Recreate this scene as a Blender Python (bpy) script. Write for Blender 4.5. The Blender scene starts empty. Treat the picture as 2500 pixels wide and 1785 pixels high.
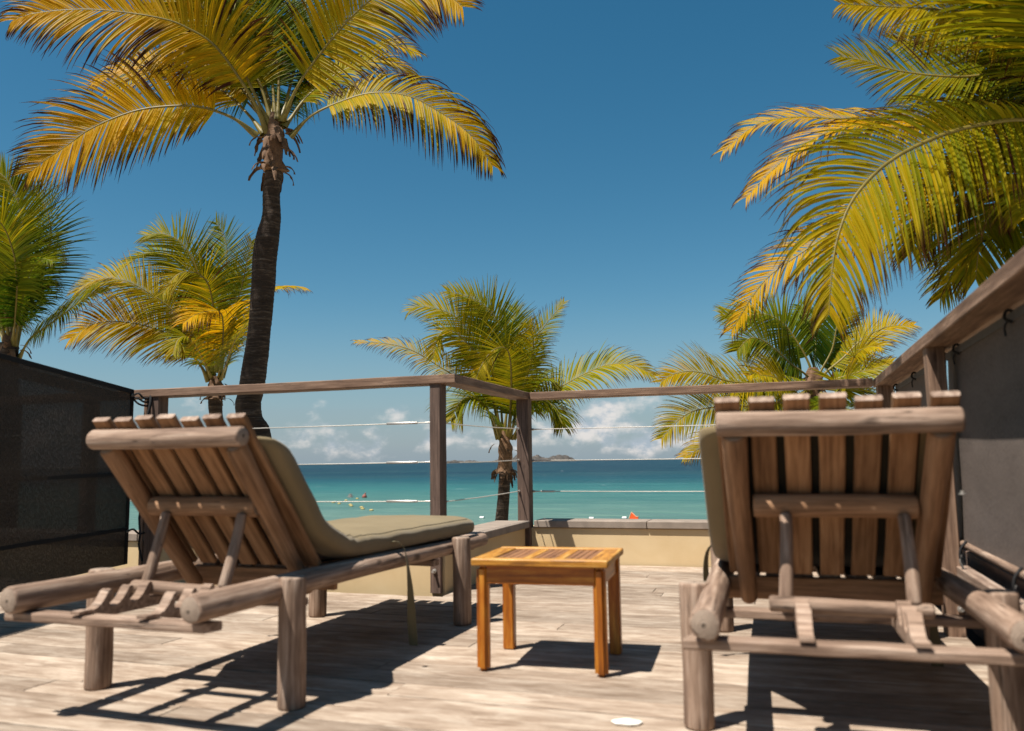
import bpy, bmesh, math, random
import numpy as np
from mathutils import Vector, Matrix

random.seed(11)
rng = np.random.default_rng(11)
scene = bpy.context.scene
COL = scene.collection
R = math.radians

# ------------------------------------------------------------------ camera
cam_data = bpy.data.cameras.new('camera')
cam = bpy.data.objects.new('camera', cam_data)
COL.objects.link(cam)
cam_data.sensor_width = 36.0
cam_data.lens = 28.763
cam_data.clip_start = 0.05
cam_data.clip_end = 30000
cr = Vector((0.94879368, 0.31556166, -0.01453911))
cu = Vector((0.05023772, -0.1052897, 0.99317181))
cf = Vector((-0.31187613, 0.94304555, 0.1157513))
mw = Matrix((cr, cu, -cf)).transposed().to_4x4()
mw.translation = Vector((0, 0, 0.75))
cam.matrix_world = mw
cam_data.dof.use_dof = True
cam_data.dof.focus_distance = 10.0
cam_data.dof.aperture_fstop = 2.6
scene.camera = cam

# ------------------------------------------------------------------ sun, sky, exposure
SUN_DIR = Vector((0.293, 0.37, -1.0)).normalized()        # the way the light travels
sun_el = math.asin(-SUN_DIR.z)
sun_rot = math.atan2(-SUN_DIR.x, -SUN_DIR.y)
sl = bpy.data.lights.new('sun', 'SUN')
sl.energy = 5.0
sl.angle = R(0.53)
sl.color = (1.0, 0.945, 0.865)
so = bpy.data.objects.new('sun', sl)
so.rotation_euler = SUN_DIR.to_track_quat('-Z', 'Y').to_euler()
so.location = (-6, -8, 20)
COL.objects.link(so)

scene.view_settings.view_transform = 'Standard'
scene.view_settings.look = 'None'
scene.view_settings.exposure = 0.85
scene.view_settings.gamma = 1.0
scene.view_settings.use_curve_mapping = False
scene.cycles.max_bounces = 8
scene.cycles.transparent_max_bounces = 16

class NT:
    """small helper to wire shader nodes"""
    def __init__(self, tree):
        self.t = tree; self.n = tree.nodes; self.l = tree.links
    def node(self, typ, **kw):
        nd = self.n.new(typ)
        for k, v in kw.items(): setattr(nd, k, v)
        return nd
    def set(self, nd, name, val):
        if hasattr(val, 'is_output'): self.l.new(val, nd.inputs[name])
        elif val is not None: nd.inputs[name].default_value = val
    def math(self, op, a, b=None, c=None, clamp=False):
        nd = self.node('ShaderNodeMath', operation=op, use_clamp=clamp)
        for i, v in enumerate((a, b, c)):
            if v is not None: self.set(nd, i, v)
        return nd.outputs[0]
    def vmath(self, op, a, b=None):
        nd = self.node('ShaderNodeVectorMath', operation=op)
        self.set(nd, 0, a)
        if b is not None: self.set(nd, 1, b)
        return nd.outputs[0]
    def noise(self, vec, scale, detail=4, rough=0.55, dist=0.0):
        nd = self.node('ShaderNodeTexNoise')
        if vec is not None: self.l.new(vec, nd.inputs['Vector'])
        nd.inputs['Scale'].default_value = scale
        nd.inputs['Detail'].default_value = detail
        nd.inputs['Roughness'].default_value = rough
        nd.inputs['Distortion'].default_value = dist
        return nd.outputs['Fac']
    def mapping(self, vec, scale=(1, 1, 1), loc=(0, 0, 0)):
        nd = self.node('ShaderNodeMapping')
        self.l.new(vec, nd.inputs['Vector'])
        nd.inputs['Scale'].default_value = scale
        nd.inputs['Location'].default_value = loc
        return nd.outputs[0]
    def ramp(self, fac, stops, interp='LINEAR'):
        nd = self.node('ShaderNodeValToRGB')
        nd.color_ramp.interpolation = interp
        el = nd.color_ramp.elements
        while len(el) < len(stops): el.new(0.5)
        for e, (p, c) in zip(el, stops):
            e.position = p
            e.color = (*c, 1) if len(c) == 3 else c
        self.l.new(fac, nd.inputs[0])
        return nd.outputs[0]
    def mix(self, fac, a, b, blend='MIX'):
        nd = self.node('ShaderNodeMix', data_type='RGBA', blend_type=blend)
        self.set(nd, 0, fac)
        for i, v in ((6, a), (7, b)):
            if isinstance(v, tuple) and len(v) == 3: v = (*v, 1)
            self.set(nd, i, v)
        return nd.outputs[2]
    def maprange(self, v, a, b, c=0.0, d=1.0, smooth=False):
        nd = self.node('ShaderNodeMapRange')
        if smooth: nd.interpolation_type = 'SMOOTHSTEP'
        self.set(nd, 0, v)
        for i, x in enumerate((a, b, c, d)): nd.inputs[i + 1].default_value = x
        return nd.outputs[0]
    def bump(self, height, strength=0.3, dist=0.01):
        nd = self.node('ShaderNodeBump')
        nd.inputs['Strength'].default_value = strength
        nd.inputs['Distance'].default_value = dist
        self.l.new(height, nd.inputs['Height'])
        return nd.outputs[0]

world = bpy.data.worlds.new('World')
scene.world = world
world.use_nodes = True
w = NT(world.node_tree)
w.n.clear()
wout = w.node('ShaderNodeOutputWorld')
bg = w.node('ShaderNodeBackground')
sky = w.node('ShaderNodeTexSky', sky_type='NISHITA')
sky.sun_disc = False
sky.sun_elevation = sun_el
sky.sun_rotation = sun_rot
sky.altitude = 0
sky.air_density = 1.0
sky.dust_density = 0.5
sky.ozone_density = 2.2
hs = w.node('ShaderNodeHueSaturation')
hs.inputs['Hue'].default_value = 0.481
hs.inputs['Saturation'].default_value = 1.34
hs.inputs['Value'].default_value = 1.0
w.l.new(sky.outputs[0], hs.inputs['Color'])
skycol = hs.outputs[0]
# low fair-weather cumulus along the whole horizon
tc = w.node('ShaderNodeTexCoord')
sep = w.node('ShaderNodeSeparateXYZ')
w.l.new(tc.outputs['Generated'], sep.inputs[0])
az = w.math('ARCTAN2', sep.outputs[0], sep.outputs[1])
el = w.math('ARCSINE', sep.outputs[2])
cv = w.node('ShaderNodeCombineXYZ')
w.l.new(az, cv.inputs[0])
w.l.new(w.math('MULTIPLY', el, 1.5), cv.inputs[1])
n_big = w.noise(cv.outputs[0], 15.0, 9, 0.58)
n_low = w.noise(w.mapping(cv.outputs[0], (1, 1, 1), (3.1, 0.0, 0.7)), 3.2, 2, 0.5)
dens = w.math('ADD', w.math('MULTIPLY', n_big, 1.0), w.math('MULTIPLY', n_low, 0.55))
# one taller bank stands to seaward
ga = w.math('MULTIPLY', w.math('SUBTRACT', az, -0.205), 16.0)
ge = w.math('MULTIPLY', w.math('SUBTRACT', el, 0.052), 26.0)
gg = w.math('EXPONENT', w.math('MULTIPLY', w.math('ADD', w.math('MULTIPLY', ga, ga), w.math('MULTIPLY', ge, ge)), -1.0))
dens = w.math('ADD', dens, w.math('MULTIPLY', gg, 0.22))
fall = w.maprange(el, 0.035, 0.12, 0.0, 0.34)
low = w.maprange(el, 0.0, 0.022, 0.13, 0.0)
dens = w.math('SUBTRACT', w.math('SUBTRACT', dens, fall), low)
mask = w.maprange(dens, 0.70, 0.93, 0.0, 0.80, True)
n_sh = w.noise(w.mapping(cv.outputs[0], (1, 1, 1), (0.0, -0.012, 0.0)), 15.0, 9, 0.58)
lit = w.maprange(w.math('SUBTRACT', n_big, n_sh), -0.08, 0.08, 0.0, 1.0, True)
ccol = w.mix(lit, (5.0, 5.8, 6.8), (9.6, 9.0, 8.6))
# pale air near the horizon
hz = w.maprange(el, -0.02, 0.21, 0.72, 0.0, True)
skycol = w.mix(hz, skycol, (2.7, 4.0, 5.2))
final = w.mix(mask, skycol, ccol)
w.l.new(final, bg.inputs['Color'])
bg.inputs['Strength'].default_value = 0.05
w.l.new(bg.outputs[0], wout.inputs[0])

# ------------------------------------------------------------------ object helpers
def link(o, parent=None):
    COL.objects.link(o)
    if parent is not None: o.parent = parent
    return o
def tag(o, label=None, cat=None, group=None, kind=None):
    if label: o['label'] = label
    if cat: o['category'] = cat
    if group: o['group'] = group
    if kind: o['kind'] = kind
    return o
def empty(name, loc=(0, 0, 0), rz=0.0):
    o = bpy.data.objects.new(name, None)
    o.location = loc; o.rotation_euler = (0, 0, rz)
    o.empty_display_size = 0.1
    return link(o)
def obj(name, me, mats, parent=None, matrix=None):
    if not isinstance(mats, (list, tuple)): mats = [mats]
    if not me.materials:
        for m_ in mats: me.materials.append(m_)
    o = bpy.data.objects.new(name, me)
    link(o, parent)
    if matrix is not None: o.matrix_local = matrix
    return o
def mesh(verts, faces, smooth=None, mats=None):
    me = bpy.data.meshes.new('mesh')
    me.from_pydata([tuple(v) for v in verts], [], faces)
    if mats: me.polygons.foreach_set('material_index', mats)
    if smooth is not None:
        me.polygons.foreach_set('use_smooth', [True] * len(me.polygons))
        me.set_sharp_from_angle(angle=R(smooth))
    me.update()
    return me
def frame(p0, p1, up=(0, 0, 1)):
    """matrix whose local X runs from p0 to p1, origin at the middle, local Z near up"""
    p0 = Vector(p0); p1 = Vector(p1)
    x = (p1 - p0).normalized(); u = Vector(up)
    if abs(x.dot(u.normalized())) > 0.999: u = Vector((0, 1, 0))
    y = u.cross(x).normalized(); z = x.cross(y)
    m_ = Matrix((x, y, z)).transposed().to_4x4()
    m_.translation = (p0 + p1) / 2
    return m_
def box_mesh(sx, sy, sz, bev=0.004, segs=1, mat_by_z=False):
    bm = bmesh.new()
    bmesh.ops.create_cube(bm, size=1.0)
    for v in bm.verts: v.co = Vector((v.co.x * sx, v.co.y * sy, v.co.z * sz))
    if bev > 0: bmesh.ops.bevel(bm, geom=list(bm.edges), offset=min(bev, sx / 3, sy / 3, sz / 3), segments=segs, affect='EDGES')
    me = bpy.data.meshes.new('mesh'); 
    if mat_by_z:
        bm.normal_update()
        for f in bm.faces: f.material_index = 1 if f.normal.z < 0.2 and abs(f.normal.x) < 0.5 else 0
    bm.to_mesh(me); bm.free()
    me.polygons.foreach_set('use_smooth', [True] * len(me.polygons))
    me.set_sharp_from_angle(angle=R(35))
    return me
def bar(name, p0, p1, wy, wz, mats, parent=None, up=(0, 0, 1), bev=0.004, mat_by_z=False):
    L = (Vector(p1) - Vector(p0)).length
    return obj(name, box_mesh(L, wy, wz, bev, 1, mat_by_z), mats, parent, frame(p0, p1, up))
def plank_mesh(L, W, T, seed, n=9, wob=0.003, bev=0.004, twomat=False, skew=0.0):
    """a sawn board along X: slightly uneven edges, eased arrises"""
    r_ = random.Random(seed)
    prof = [(-W/2+bev, -T/2), (W/2-bev, -T/2), (W/2, -T/2+bev), (W/2, T/2-bev), (W/2-bev, T/2), (-W/2+bev, T/2), (-W/2, T/2-bev), (-W/2, -T/2+bev)]
    V = []; F = []; M = []
    for i in range(n):
        t = i / (n - 1); x = -L/2 + L * t
        dy = r_.uniform(-wob, wob); dz = r_.uniform(-wob, wob) * .6; dw = 1 + r_.uniform(-wob, wob) * 4
        for (y, z) in prof: V.append((x + (skew * y if i in (0, n - 1) else 0), y * dw + dy, z + dz))
    k = len(prof)
    for i in range(n - 1):
        for j in range(k):
            a = i*k+j; b_ = i*k+(j+1) % k
            F.append((a, a + k, b_ + k, b_)); M.append(1 if (twomat and j not in (3, 4, 5)) else 0)
    F.append(tuple(range(k))); F.append(tuple(reversed([(n-1)*k+j for j in range(k)]))); M += [0, 0]
    me = mesh(V, [tuple(reversed(f)) for f in F], 30, M)
    return me
def log_mesh(L, r0, r1, seed, n=12, k=14, wob=0.05, bend=0.004, rim=0.008, flat=None):
    """a round pole along X: not quite straight or round, eased rims, end grain as material 1"""
    r_ = random.Random(seed)
    ph = [r_.uniform(0, 6.28) for _ in range(6)]
    xs = [-L/2, -L/2 + rim * .35, -L/2 + rim] + [-L/2 + L * i / n for i in range(1, n)] + [L/2 - rim, L/2 - rim * .35, L/2]
    sc = [1 - rim / r0 * .75, 1 - rim / r0 * .2, 1] + [1] * (n - 1) + [1, 1 - rim / r1 * .2, 1 - rim / r1 * .75]
    V = []; F = []; M = []
    for x, s in zip(xs, sc):
        t = x / L + .5; r0_ = r0 + (r1 - r0) * t
        cy = bend * math.sin(3.1 * t + ph[0]) ; cz = bend * math.sin(2.4 * t + ph[1])
        for j in range(k):
            a = 2 * math.pi * j / k
            q = 1 + wob * (.5 * math.sin(2*a + ph[2] + 2*t) + .3 * math.sin(3*a + ph[3] + 5*t) + .35 * math.sin(9*t + ph[4] + a))
            z_ = math.sin(a) * r0_ * s * q
            if flat is not None and z_ > flat: z_ = flat
            V.append((x, cy + math.cos(a) * r0_ * s * q, cz + z_))
    nr = len(xs)
    for i in range(nr - 1):
        for j in range(k):
            a = i*k+j; b_ = i*k+(j+1) % k
            F.append((a, b_, b_ + k, a + k)); M.append(0)
    F.append(tuple(reversed(range(k)))); M.append(1)
    F.append(tuple((nr-1)*k+j for j in range(k))); M.append(1)
    me = mesh(V, [tuple(reversed(f)) for f in F], 50, M)
    return me
def log(name, p0, p1, r0, r1, mats, parent, seed, **kw):
    L = (Vector(p1) - Vector(p0)).length
    return obj(name, log_mesh(L, r0, r1, seed, **kw), mats, parent, frame(p0, p1))
def tube_mesh(pts, rad, k=8, cap=True):
    pts = [Vector(p) for p in pts]
    if not isinstance(rad, (list, tuple)): rad = [rad] * len(pts)
    V = []; F = []
    t0 = (pts[1] - pts[0]).normalized()
    u = t0.cross(Vector((0, 0, 1)))
    if u.length < 1e-3: u = Vector((1, 0, 0))
    u.normalize()
    for i, p in enumerate(pts):
        t = (pts[min(i+1, len(pts)-1)] - pts[max(i-1, 0)]).normalized()
        u = (u - t * u.dot(t)).normalized(); v = t.cross(u)
        for j in range(k):
            a = 2*math.pi*j/k
            V.append(p + (u * math.cos(a) + v * math.sin(a)) * rad[i])
    for i in range(len(pts) - 1):
        for j in range(k):
            a = i*k+j; b_ = i*k+(j+1) % k
            F.append((a, b_, b_ + k, a + k))
    if cap:
        F.append(tuple(reversed(range(k)))); F.append(tuple((len(pts)-1)*k+j for j in range(k)))
    return mesh(V, F, 60)
def smooth_path(pts, n):
    """Catmull-Rom through pts, n samples evenly spaced"""
    P = np.array(pts, float)
    Q = np.vstack([2*P[0]-P[1], P, 2*P[-1]-P[-2]])
    out = []
    for i in range(len(P) - 1):
        p0, p1, p2, p3 = Q[i:i+4]
        for t in np.linspace(0, 1, 14, endpoint=False):
            out.append(.5*((2*p1)+(-p0+p2)*t+(2*p0-5*p1+4*p2-p3)*t*t+(-p0+3*p1-3*p2+p3)*t**3))
    out.append(P[-1]); out = np.array(out)
    s = np.r_[0, np.cumsum(np.linalg.norm(np.diff(out, axis=0), axis=1))]
    g = np.linspace(0, s[-1], n)
    return np.stack([np.interp(g, s, out[:, j]) for j in range(out.shape[1])], 1), s[-1]

# ------------------------------------------------------------------ materials
def material(name):
    m_ = bpy.data.materials.new(name); m_.use_nodes = True
    n = NT(m_.node_tree); n.n.clear()
    out = n.node('ShaderNodeOutputMaterial')
    p = n.node('ShaderNodeBsdfPrincipled')
    n.l.new(p.outputs[0], out.inputs[0])
    return m_, n, p, out
def local_vec(n, spread=40.0):
    tc = n.node('ShaderNodeTexCoord'); oi = n.node('ShaderNodeObjectInfo')
    off = n.vmath('MULTIPLY', oi.outputs['Random'], (spread, spread * .7, spread * .4))
    # (a scalar into a vector socket repeats on all axes)
    return n.vmath('ADD', tc.outputs['Object'], off), oi.outputs['Random'], tc
def wood(name, pale, mid, dark, rough=0.75, grain=1.0, blotch=1.0, bump=0.35, vary=0.25, spec=0.2, cracks=0.55):
    m_, n, p, out = material(name)
    v, rnd, tc = local_vec(n)
    g1 = n.noise(n.mapping(v, (1.6 * grain, 26 * grain, 26 * grain)), 2.2, 6, 0.62, 0.25)
    g2 = n.noise(n.mapping(v, (5 * grain, 120 * grain, 120 * grain)), 1.0, 3, 0.6)
    bl = n.noise(n.mapping(v, (2.2 * blotch, 7 * blotch, 7 * blotch)), 1.6, 5, 0.6, 0.4)
    c = n.ramp(n.math('ADD', n.math('MULTIPLY', g1, .62), n.math('MULTIPLY', bl, .38)), [(.33, dark), (.5, mid), (.66, pale)])
    c = n.mix(n.maprange(g2, .35, .65, 0.0, 0.30), c, dark)
    # fine drying cracks along the grain
    ck = n.noise(n.mapping(v, (1.1 * grain, 55 * grain, 55 * grain)), 1.4, 2, 0.5, 0.1)
    crack = n.maprange(n.math('ABSOLUTE', n.math('SUBTRACT', ck, 0.5)), 0.0, 0.018, 1.0, 0.0)
    crack = n.math('MULTIPLY', crack, n.maprange(bl, .45, .62, 0.0, cracks))
    c = n.mix(crack, c, tuple(x * .25 for x in dark))
    kn = n.noise(n.mapping(v, (5.0, 13, 13), (3, 1, 7)), 1.0, 2, .5, .2)
    c = n.mix(n.maprange(kn, .69, .76, 0.0, .8), c, tuple(x * .45 for x in dark))
    vv = n.maprange(rnd, 0, 1, 1 - vary, 1 + vary)
    hsv = n.node('ShaderNodeHueSaturation'); n.l.new(c, hsv.inputs['Color']); n.l.new(vv, hsv.inputs['Value'])
    n.l.new(hsv.outputs[0], p.inputs['Base Color'])
    p.inputs['Roughness'].default_value = rough
    p.inputs['Specular IOR Level'].default_value = spec
    hgt = n.math('SUBTRACT', n.math('ADD', n.math('MULTIPLY', g2, .6), g1), n.math('MULTIPLY', crack, 1.5))
    n.l.new(n.bump(hgt, bump, 0.003), p.inputs['Normal'])
    return m_
def end_grain(name, pale, dark):
    m_, n, p, out = material(name)
    v, rnd, tc = local_vec(n, 0.0)
    sep = n.node('ShaderNodeSeparateXYZ'); n.l.new(tc.outputs['Object'], sep.inputs[0])
    y, z = sep.outputs[1], sep.outputs[2]
    wob = n.noise(tc.outputs['Object'], 30.0, 3)
    rr = n.math('SQRT', n.math('ADD', n.math('MULTIPLY', y, y), n.math('MULTIPLY', z, z)))
    ring = n.math('SINE', n.math('ADD', n.math('MULTIPLY', rr, 900.0), n.math('MULTIPLY', wob, 14.0)))
    c = n.mix(n.maprange(ring, -1, 1, 0.0, .45), pale, dark)
    ang = n.math('ADD', n.math('ARCTAN2', y, z), n.math('MULTIPLY', rnd, 6.0))
    spoke = n.math('ABSOLUTE', n.math('SINE', n.math('ADD', n.math('MULTIPLY', ang, 2.5), n.math('MULTIPLY', wob, 1.2))))
    ck = n.math('MULTIPLY', n.maprange(spoke, 0.0, 0.075, 1.0, 0.0), n.maprange(rr, 0.002, 0.03, 1.0, .25))
    heart = n.maprange(rr, 0.002, 0.0075, 1.0, 0.0)
    c = n.mix(n.math('MAXIMUM', n.math('MULTIPLY', ck, .8), heart), c, tuple(x * .22 for x in dark))
    bl = n.noise(tc.outputs['Object'], 55.0, 4)
    c = n.mix(n.maprange(bl, .4, .7, 0, .4), c, dark)
    n.l.new(c, p.inputs['Base Color'])
    p.inputs['Roughness'].default_value = 0.85
    p.inputs['Specular IOR Level'].default_value = 0.15
    n.l.new(n.bump(n.math('SUBTRACT', n.math('MULTIPLY', ring, .3), n.math('MULTIPLY', ck, 2.0)), .5, .003), p.inputs['Normal'])
    return m_
def plain(name, col, rough=0.6, metal=0.0, noise=0.15, nscale=30.0, spec=0.3, bump=0.0):
    m_, n, p, out = material(name)
    tcn = n.node('ShaderNodeTexCoord')
    f = n.noise(tcn.outputs['Object'], nscale, 5)
    c = n.mix(n.maprange(f, .3, .7, 0, 1), tuple(x * (1 - noise) for x in col), tuple(min(1, x * (1 + noise)) for x in col))
    n.l.new(c, p.inputs['Base Color'])
    p.inputs['Roughness'].default_value = rough; p.inputs['Metallic'].default_value = metal
    p.inputs['Specular IOR Level'].default_value = spec
    if bump: n.l.new(n.bump(f, bump, .004), p.inputs['Normal'])
    return m_

M_LOG = wood('weathered log', (.50, .378, .292), (.275, .186, .132), (.090, .054, .037), blotch=1.0, vary=.10, bump=.7, cracks=.95)
M_END = end_grain('log end grain', (.36, .28, .215), (.165, .115, .085))
M_SLATTOP = wood('weathered slat', (.50, .385, .30), (.29, .20, .148), (.10, .064, .045), vary=.12)
M_SLATUND = wood('unweathered slat', (.42, .245, .130), (.285, .152, .074), (.110, .052, .024), vary=.18, bump=.3, cracks=.5)
M_LOGWARM = wood('brown log', (.42, .255, .148), (.28, .155, .083), (.11, .058, .03), vary=.12, cracks=.5)
M_RAIL = wood('weathered railing timber', (.36, .232, .158), (.215, .132, .087), (.088, .050, .034), vary=.10, bump=.45, cracks=.8)
M_POST = wood('weathered post timber', (.195, .128, .098), (.122, .080, .061), (.055, .035, .027), vary=.08, cracks=.7)
M_TEAK = wood('varnished teak', (.58, .265, .034), (.38, .115, .008), (.12, .030, .004), rough=.38, spec=.35, bump=.2, vary=.10, cracks=.4, blotch=2.0)
M_TEAKWORN = wood('worn teak', (.64, .385, .11), (.44, .19, .022), (.12, .043, .010), rough=.48, spec=.3, bump=.3, vary=.10, cracks=.8, blotch=3.5)
M_TEAKSLAT = wood('bare teak slat', (.33, .165, .072), (.235, .108, .046), (.12, .05, .024), rough=.6, spec=.3, bump=.2, vary=.18)

def deck_wood():
    m_, n, p, out = material('weathered deck board')
    v, rnd, tc = local_vec(n, 60.0)
    g1 = n.noise(n.mapping(v, (3.2, 50, 50)), 1.6, 6, 0.7, 0.3)
    g2 = n.noise(n.mapping(v, (7, 160, 160)), 1.0, 3, 0.6)
    bl = n.noise(n.mapping(v, (2.6, 9, 9)), 1.5, 6, 0.66, 0.5)
    patch = n.noise(n.mapping(v, (4.2, 11, 11)), 1.1, 6, 0.66, 0.8)
    c = n.ramp(n.math('ADD', n.math('MULTIPLY', g1, .45), n.math('MULTIPLY', bl, .55)), [(.35, (.150, .104, .072)), (.47, (.275, .207, .153)), (.60, (.42, .34, .265))])
    c = n.mix(n.maprange(patch, .52, .70, 0.0, .55), c, (.52, .445, .36))
    c = n.mix(n.maprange(patch, .45, .28, 0.0, .5), c, (.180, .120, .080))
    c = n.mix(n.maprange(g2, .46, .7, 0.0, .5), c, (.1406, .0954, .0589))
    sp = n.noise(v, 26.0, 2)
    c = n.mix(n.maprange(sp, .77, .80, 0.0, .8), c, (.0666, .0459, .0327))
    vv = n.maprange(rnd, 0, 1, .76, 1.16)
    hsv = n.node('ShaderNodeHueSaturation'); n.l.new(c, hsv.inputs['Color']); n.l.new(vv, hsv.inputs['Value'])
    n.l.new(hsv.outputs[0], p.inputs['Base Color'])
    p.inputs['Roughness'].default_value = .8; p.inputs['Specular IOR Level'].default_value = .2
    n.l.new(n.bump(n.math('ADD', n.math('MULTIPLY', g2, .6), g1), .4, .003), p.inputs['Normal'])
    return m_
M_DECK = deck_wood()

def stucco():
    m_, n, p, out = material('cream stucco')
    tcn = n.node('ShaderNodeTexCoord'); v = tcn.outputs['Object']
    a = n.noise(v, 2.2, 5, .6, .4); b_ = n.noise(v, 120.0, 3); st = n.noise(n.mapping(v, (9, 9, .8)), 1.2, 4)
    c = n.ramp(a, [(.3, (.518, .3746, .203)), (.7, (.592, .4523, .2685))])
    c = n.mix(n.maprange(st, .55, .75, 0, .25), c, (.4292, .3039, .1637))
    sp = n.noise(v, 38.0, 1)
    c = n.mix(n.maprange(sp, .80, .83, 0, .7), c, (.148, .0989, .0589))
    sepz = n.node('ShaderNodeSeparateXYZ'); n.l.new(v, sepz.inputs[0])
    n.l.new(c, p.inputs['Base Color'])
    p.inputs['Roughness'].default_value = .9; p.inputs['Specular IOR Level'].default_value = .1
    n.l.new(n.bump(b_, .25, .003), p.inputs['Normal'])
    return m_
M_STUCCO = stucco()
M_COPING = plain('grey coping', (.2442, .1979, .1605), .85, 0, .18, 9.0, .15, .15)
M_STEEL = plain('stainless steel', (.50, .47, .43), .42, .8, .08)
M_CABLE = plain('steel cable', (.46, .43, .38), .55, .25, .08)
M_BLACK = plain('black cord', (.0133, .0127, .0131), .8)

def fabric(name, col, col2, scale=900.0, bump=.25, fade=.0):
    m_, n, p, out = material(name)
    tcn = n.node('ShaderNodeTexCoord'); v = tcn.outputs['Object']
    big = n.noise(v, 3.5, 4, .55, .5); fine = n.noise(v, scale, 2)
    c = n.mix(n.maprange(big, .3, .7, 0, 1), col, col2)
    c = n.mix(n.maprange(fine, .3, .7, 0, .3), c, tuple(x * .6 for x in col))
    n.l.new(c, p.inputs['Base Color'])
    p.inputs['Roughness'].default_value = .9; p.inputs['Specular IOR Level'].default_value = .1
    p.inputs['Sheen Weight'].default_value = .15
    n.l.new(n.bump(n.math('ADD', n.math('MULTIPLY', fine, .25), n.math('MULTIPLY', n.noise(v, 11.0, 4, .5, .6), 2.0)), bump, .006), p.inputs['Normal'])
    return m_
M_OLIVE = fabric('olive canvas', (.185, .140, .074), (.225, .172, .095))
M_SEAM = fabric('olive seam', (.15, .115, .06), (.18, .14, .075))
M_PIPING = plain('pale piping', (.4588, .3958, .2882), .8)
M_UNDERSHADE = fabric('shade darkened underside', (.0222, .0183, .0118), (.0281, .0233, .0144), 500)  # near-black colour paints shade into the gaps between the backrest slats
M_STRAP = fabric('olive webbing', (.1258, .106, .0557), (.1554, .1272, .0688), 500)

def screen_mat(name, col, trans, spec=.1, wr=1.5):
    m_, n, p, out = material(name)
    tcn = n.node('ShaderNodeTexCoord'); v = tcn.outputs['Object']
    weave = n.noise(n.mapping(v, (260, 260, 90)), 1.0, 2)
    big = n.noise(n.mapping(v, (1.2, 1.2, 3.5)), 1.6, 4, .6, .8)
    c = n.mix(n.maprange(weave, .3, .7, 0, 1), tuple(x * .6 for x in col), tuple(x * 1.4 for x in col))
    c = n.mix(n.maprange(big, .35, .7, 0, .4), c, tuple(x * 1.6 for x in col))
    n.l.new(c, p.inputs['Base Color'])
    p.inputs['Roughness'].default_value = .8; p.inputs['Specular IOR Level'].default_value = spec
    n.l.new(n.bump(n.math('ADD', n.math('MULTIPLY', big, wr), n.math('MULTIPLY', weave, .3)), .25, .01), p.inputs['Normal'])
    n.l.new(p.outputs[0], out.inputs[0])
    tr = n.node('ShaderNodeBsdfTransparent'); mx = n.node('ShaderNodeMixShader')
    n.set(mx, 0, n.maprange(weave, .35, .65, trans * .3, trans * 1.7))
    n.l.new(p.outputs[0], mx.inputs[1]); n.l.new(tr.outputs[0], mx.inputs[2])
    n.l.new(mx.outputs[0], out.inputs[0])
    return m_
M_SCREENDARK = screen_mat('dark mesh fabric', (.046, .036, .028), .12, .1, 3.0)
M_SCREENGREY = screen_mat('grey mesh fabric', (.111, .0883, .0753), .03, .08, .4)
M_HEM = plain('black hem', (.0089, .0077, .0072), .85)

def frond_mat():
    m_, n, p, out = material('palm leaflet')
    at = n.node('ShaderNodeAttribute', attribute_name='leaf')
    sp = n.node('ShaderNodeSeparateColor'); n.l.new(at.outputs['Color'], sp.inputs[0])
    along, yel, brown = sp.outputs[0], sp.outputs[1], sp.outputs[2]
    c = n.ramp(yel, [(0.0, (.036, .085, .005)), (.35, (.15, .175, .006)), (.65, (.34, .265, .006)), (1.0, (.50, .290, .005))])
    tcn = n.node('ShaderNodeTexCoord')
    sp1 = n.noise(tcn.outputs['Object'], 14.0, 4)
    c = n.mix(n.maprange(sp1, .58, .78, 0, .35), c, (.222, .0962, .0111))
    tip = n.maprange(n.math('ADD', along, n.math('MULTIPLY', n.math('SUBTRACT', sp1, .5), .25)), 0.0, 1.0, 0.0, 1.0)
    tm = n.math('MULTIPLY', n.math('SUBTRACT', n.math('ADD', tip, brown), .96), 4.5, clamp=True)
    c = n.mix(tm, c, (.0555, .0207, .0089))
    tl = n.node('ShaderNodeBsdfTranslucent')
    n.l.new(c, p.inputs['Base Color']); 
    ct = n.mix(.5, c, n.mix(1.0, c, (1.5, 1.08, .25), 'MULTIPLY'))
    n.l.new(ct, tl.inputs['Color'])
    p.inputs['Roughness'].default_value = .45; p.inputs['Specular IOR Level'].default_value = .07
    mx = n.node('ShaderNodeMixShader'); mx.inputs[0].default_value = .45
    n.l.new(p.outputs[0], mx.inputs[1]); n.l.new(tl.outputs[0], mx.inputs[2])
    n.l.new(mx.outputs[0], out.inputs[0])
    return m_
M_LEAF = frond_mat()
M_RIB = plain('palm midrib', (.15, .115, .02), .5, 0, .25, 20.0, .3)
M_FIBRE = wood('palm fibre', (.222, .1332, .074), (.1406, .0777, .0407), (.0555, .0296, .0163), grain=2.0, bump=.7, vary=.15)
def trunk_mat():
    m_, n, p, out = material('palm bark')
    tcn = n.node('ShaderNodeTexCoord'); v = tcn.outputs['Object']
    a = n.noise(n.mapping(v, (14, 14, 60)), 1.0, 5, .65, .5); b_ = n.noise(v, 5.0, 4)
    rings = n.noise(n.mapping(v, (2.5, 2.5, 34)), 1.0, 3, .6, .4)
    c = n.ramp(n.math('ADD', n.math('MULTIPLY', a, .5), n.math('MULTIPLY', rings, .5)), [(.32, (.0133, .0092, .0065)), (.52, (.0444, .0318, .0235)), (.68, (.148, .1131, .0851))])
    c = n.mix(n.maprange(b_, .4, .7, 0, .45), c, (.037, .0254, .019))
    n.l.new(c, p.inputs['Base Color'])
    p.inputs['Roughness'].default_value = .9; p.inputs['Specular IOR Level'].default_value = .15
    n.l.new(n.bump(n.math('ADD', rings, n.math('MULTIPLY', a, .7)), .8, .02), p.inputs['Normal'])
    return m_
M_BARK = trunk_mat()

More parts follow.
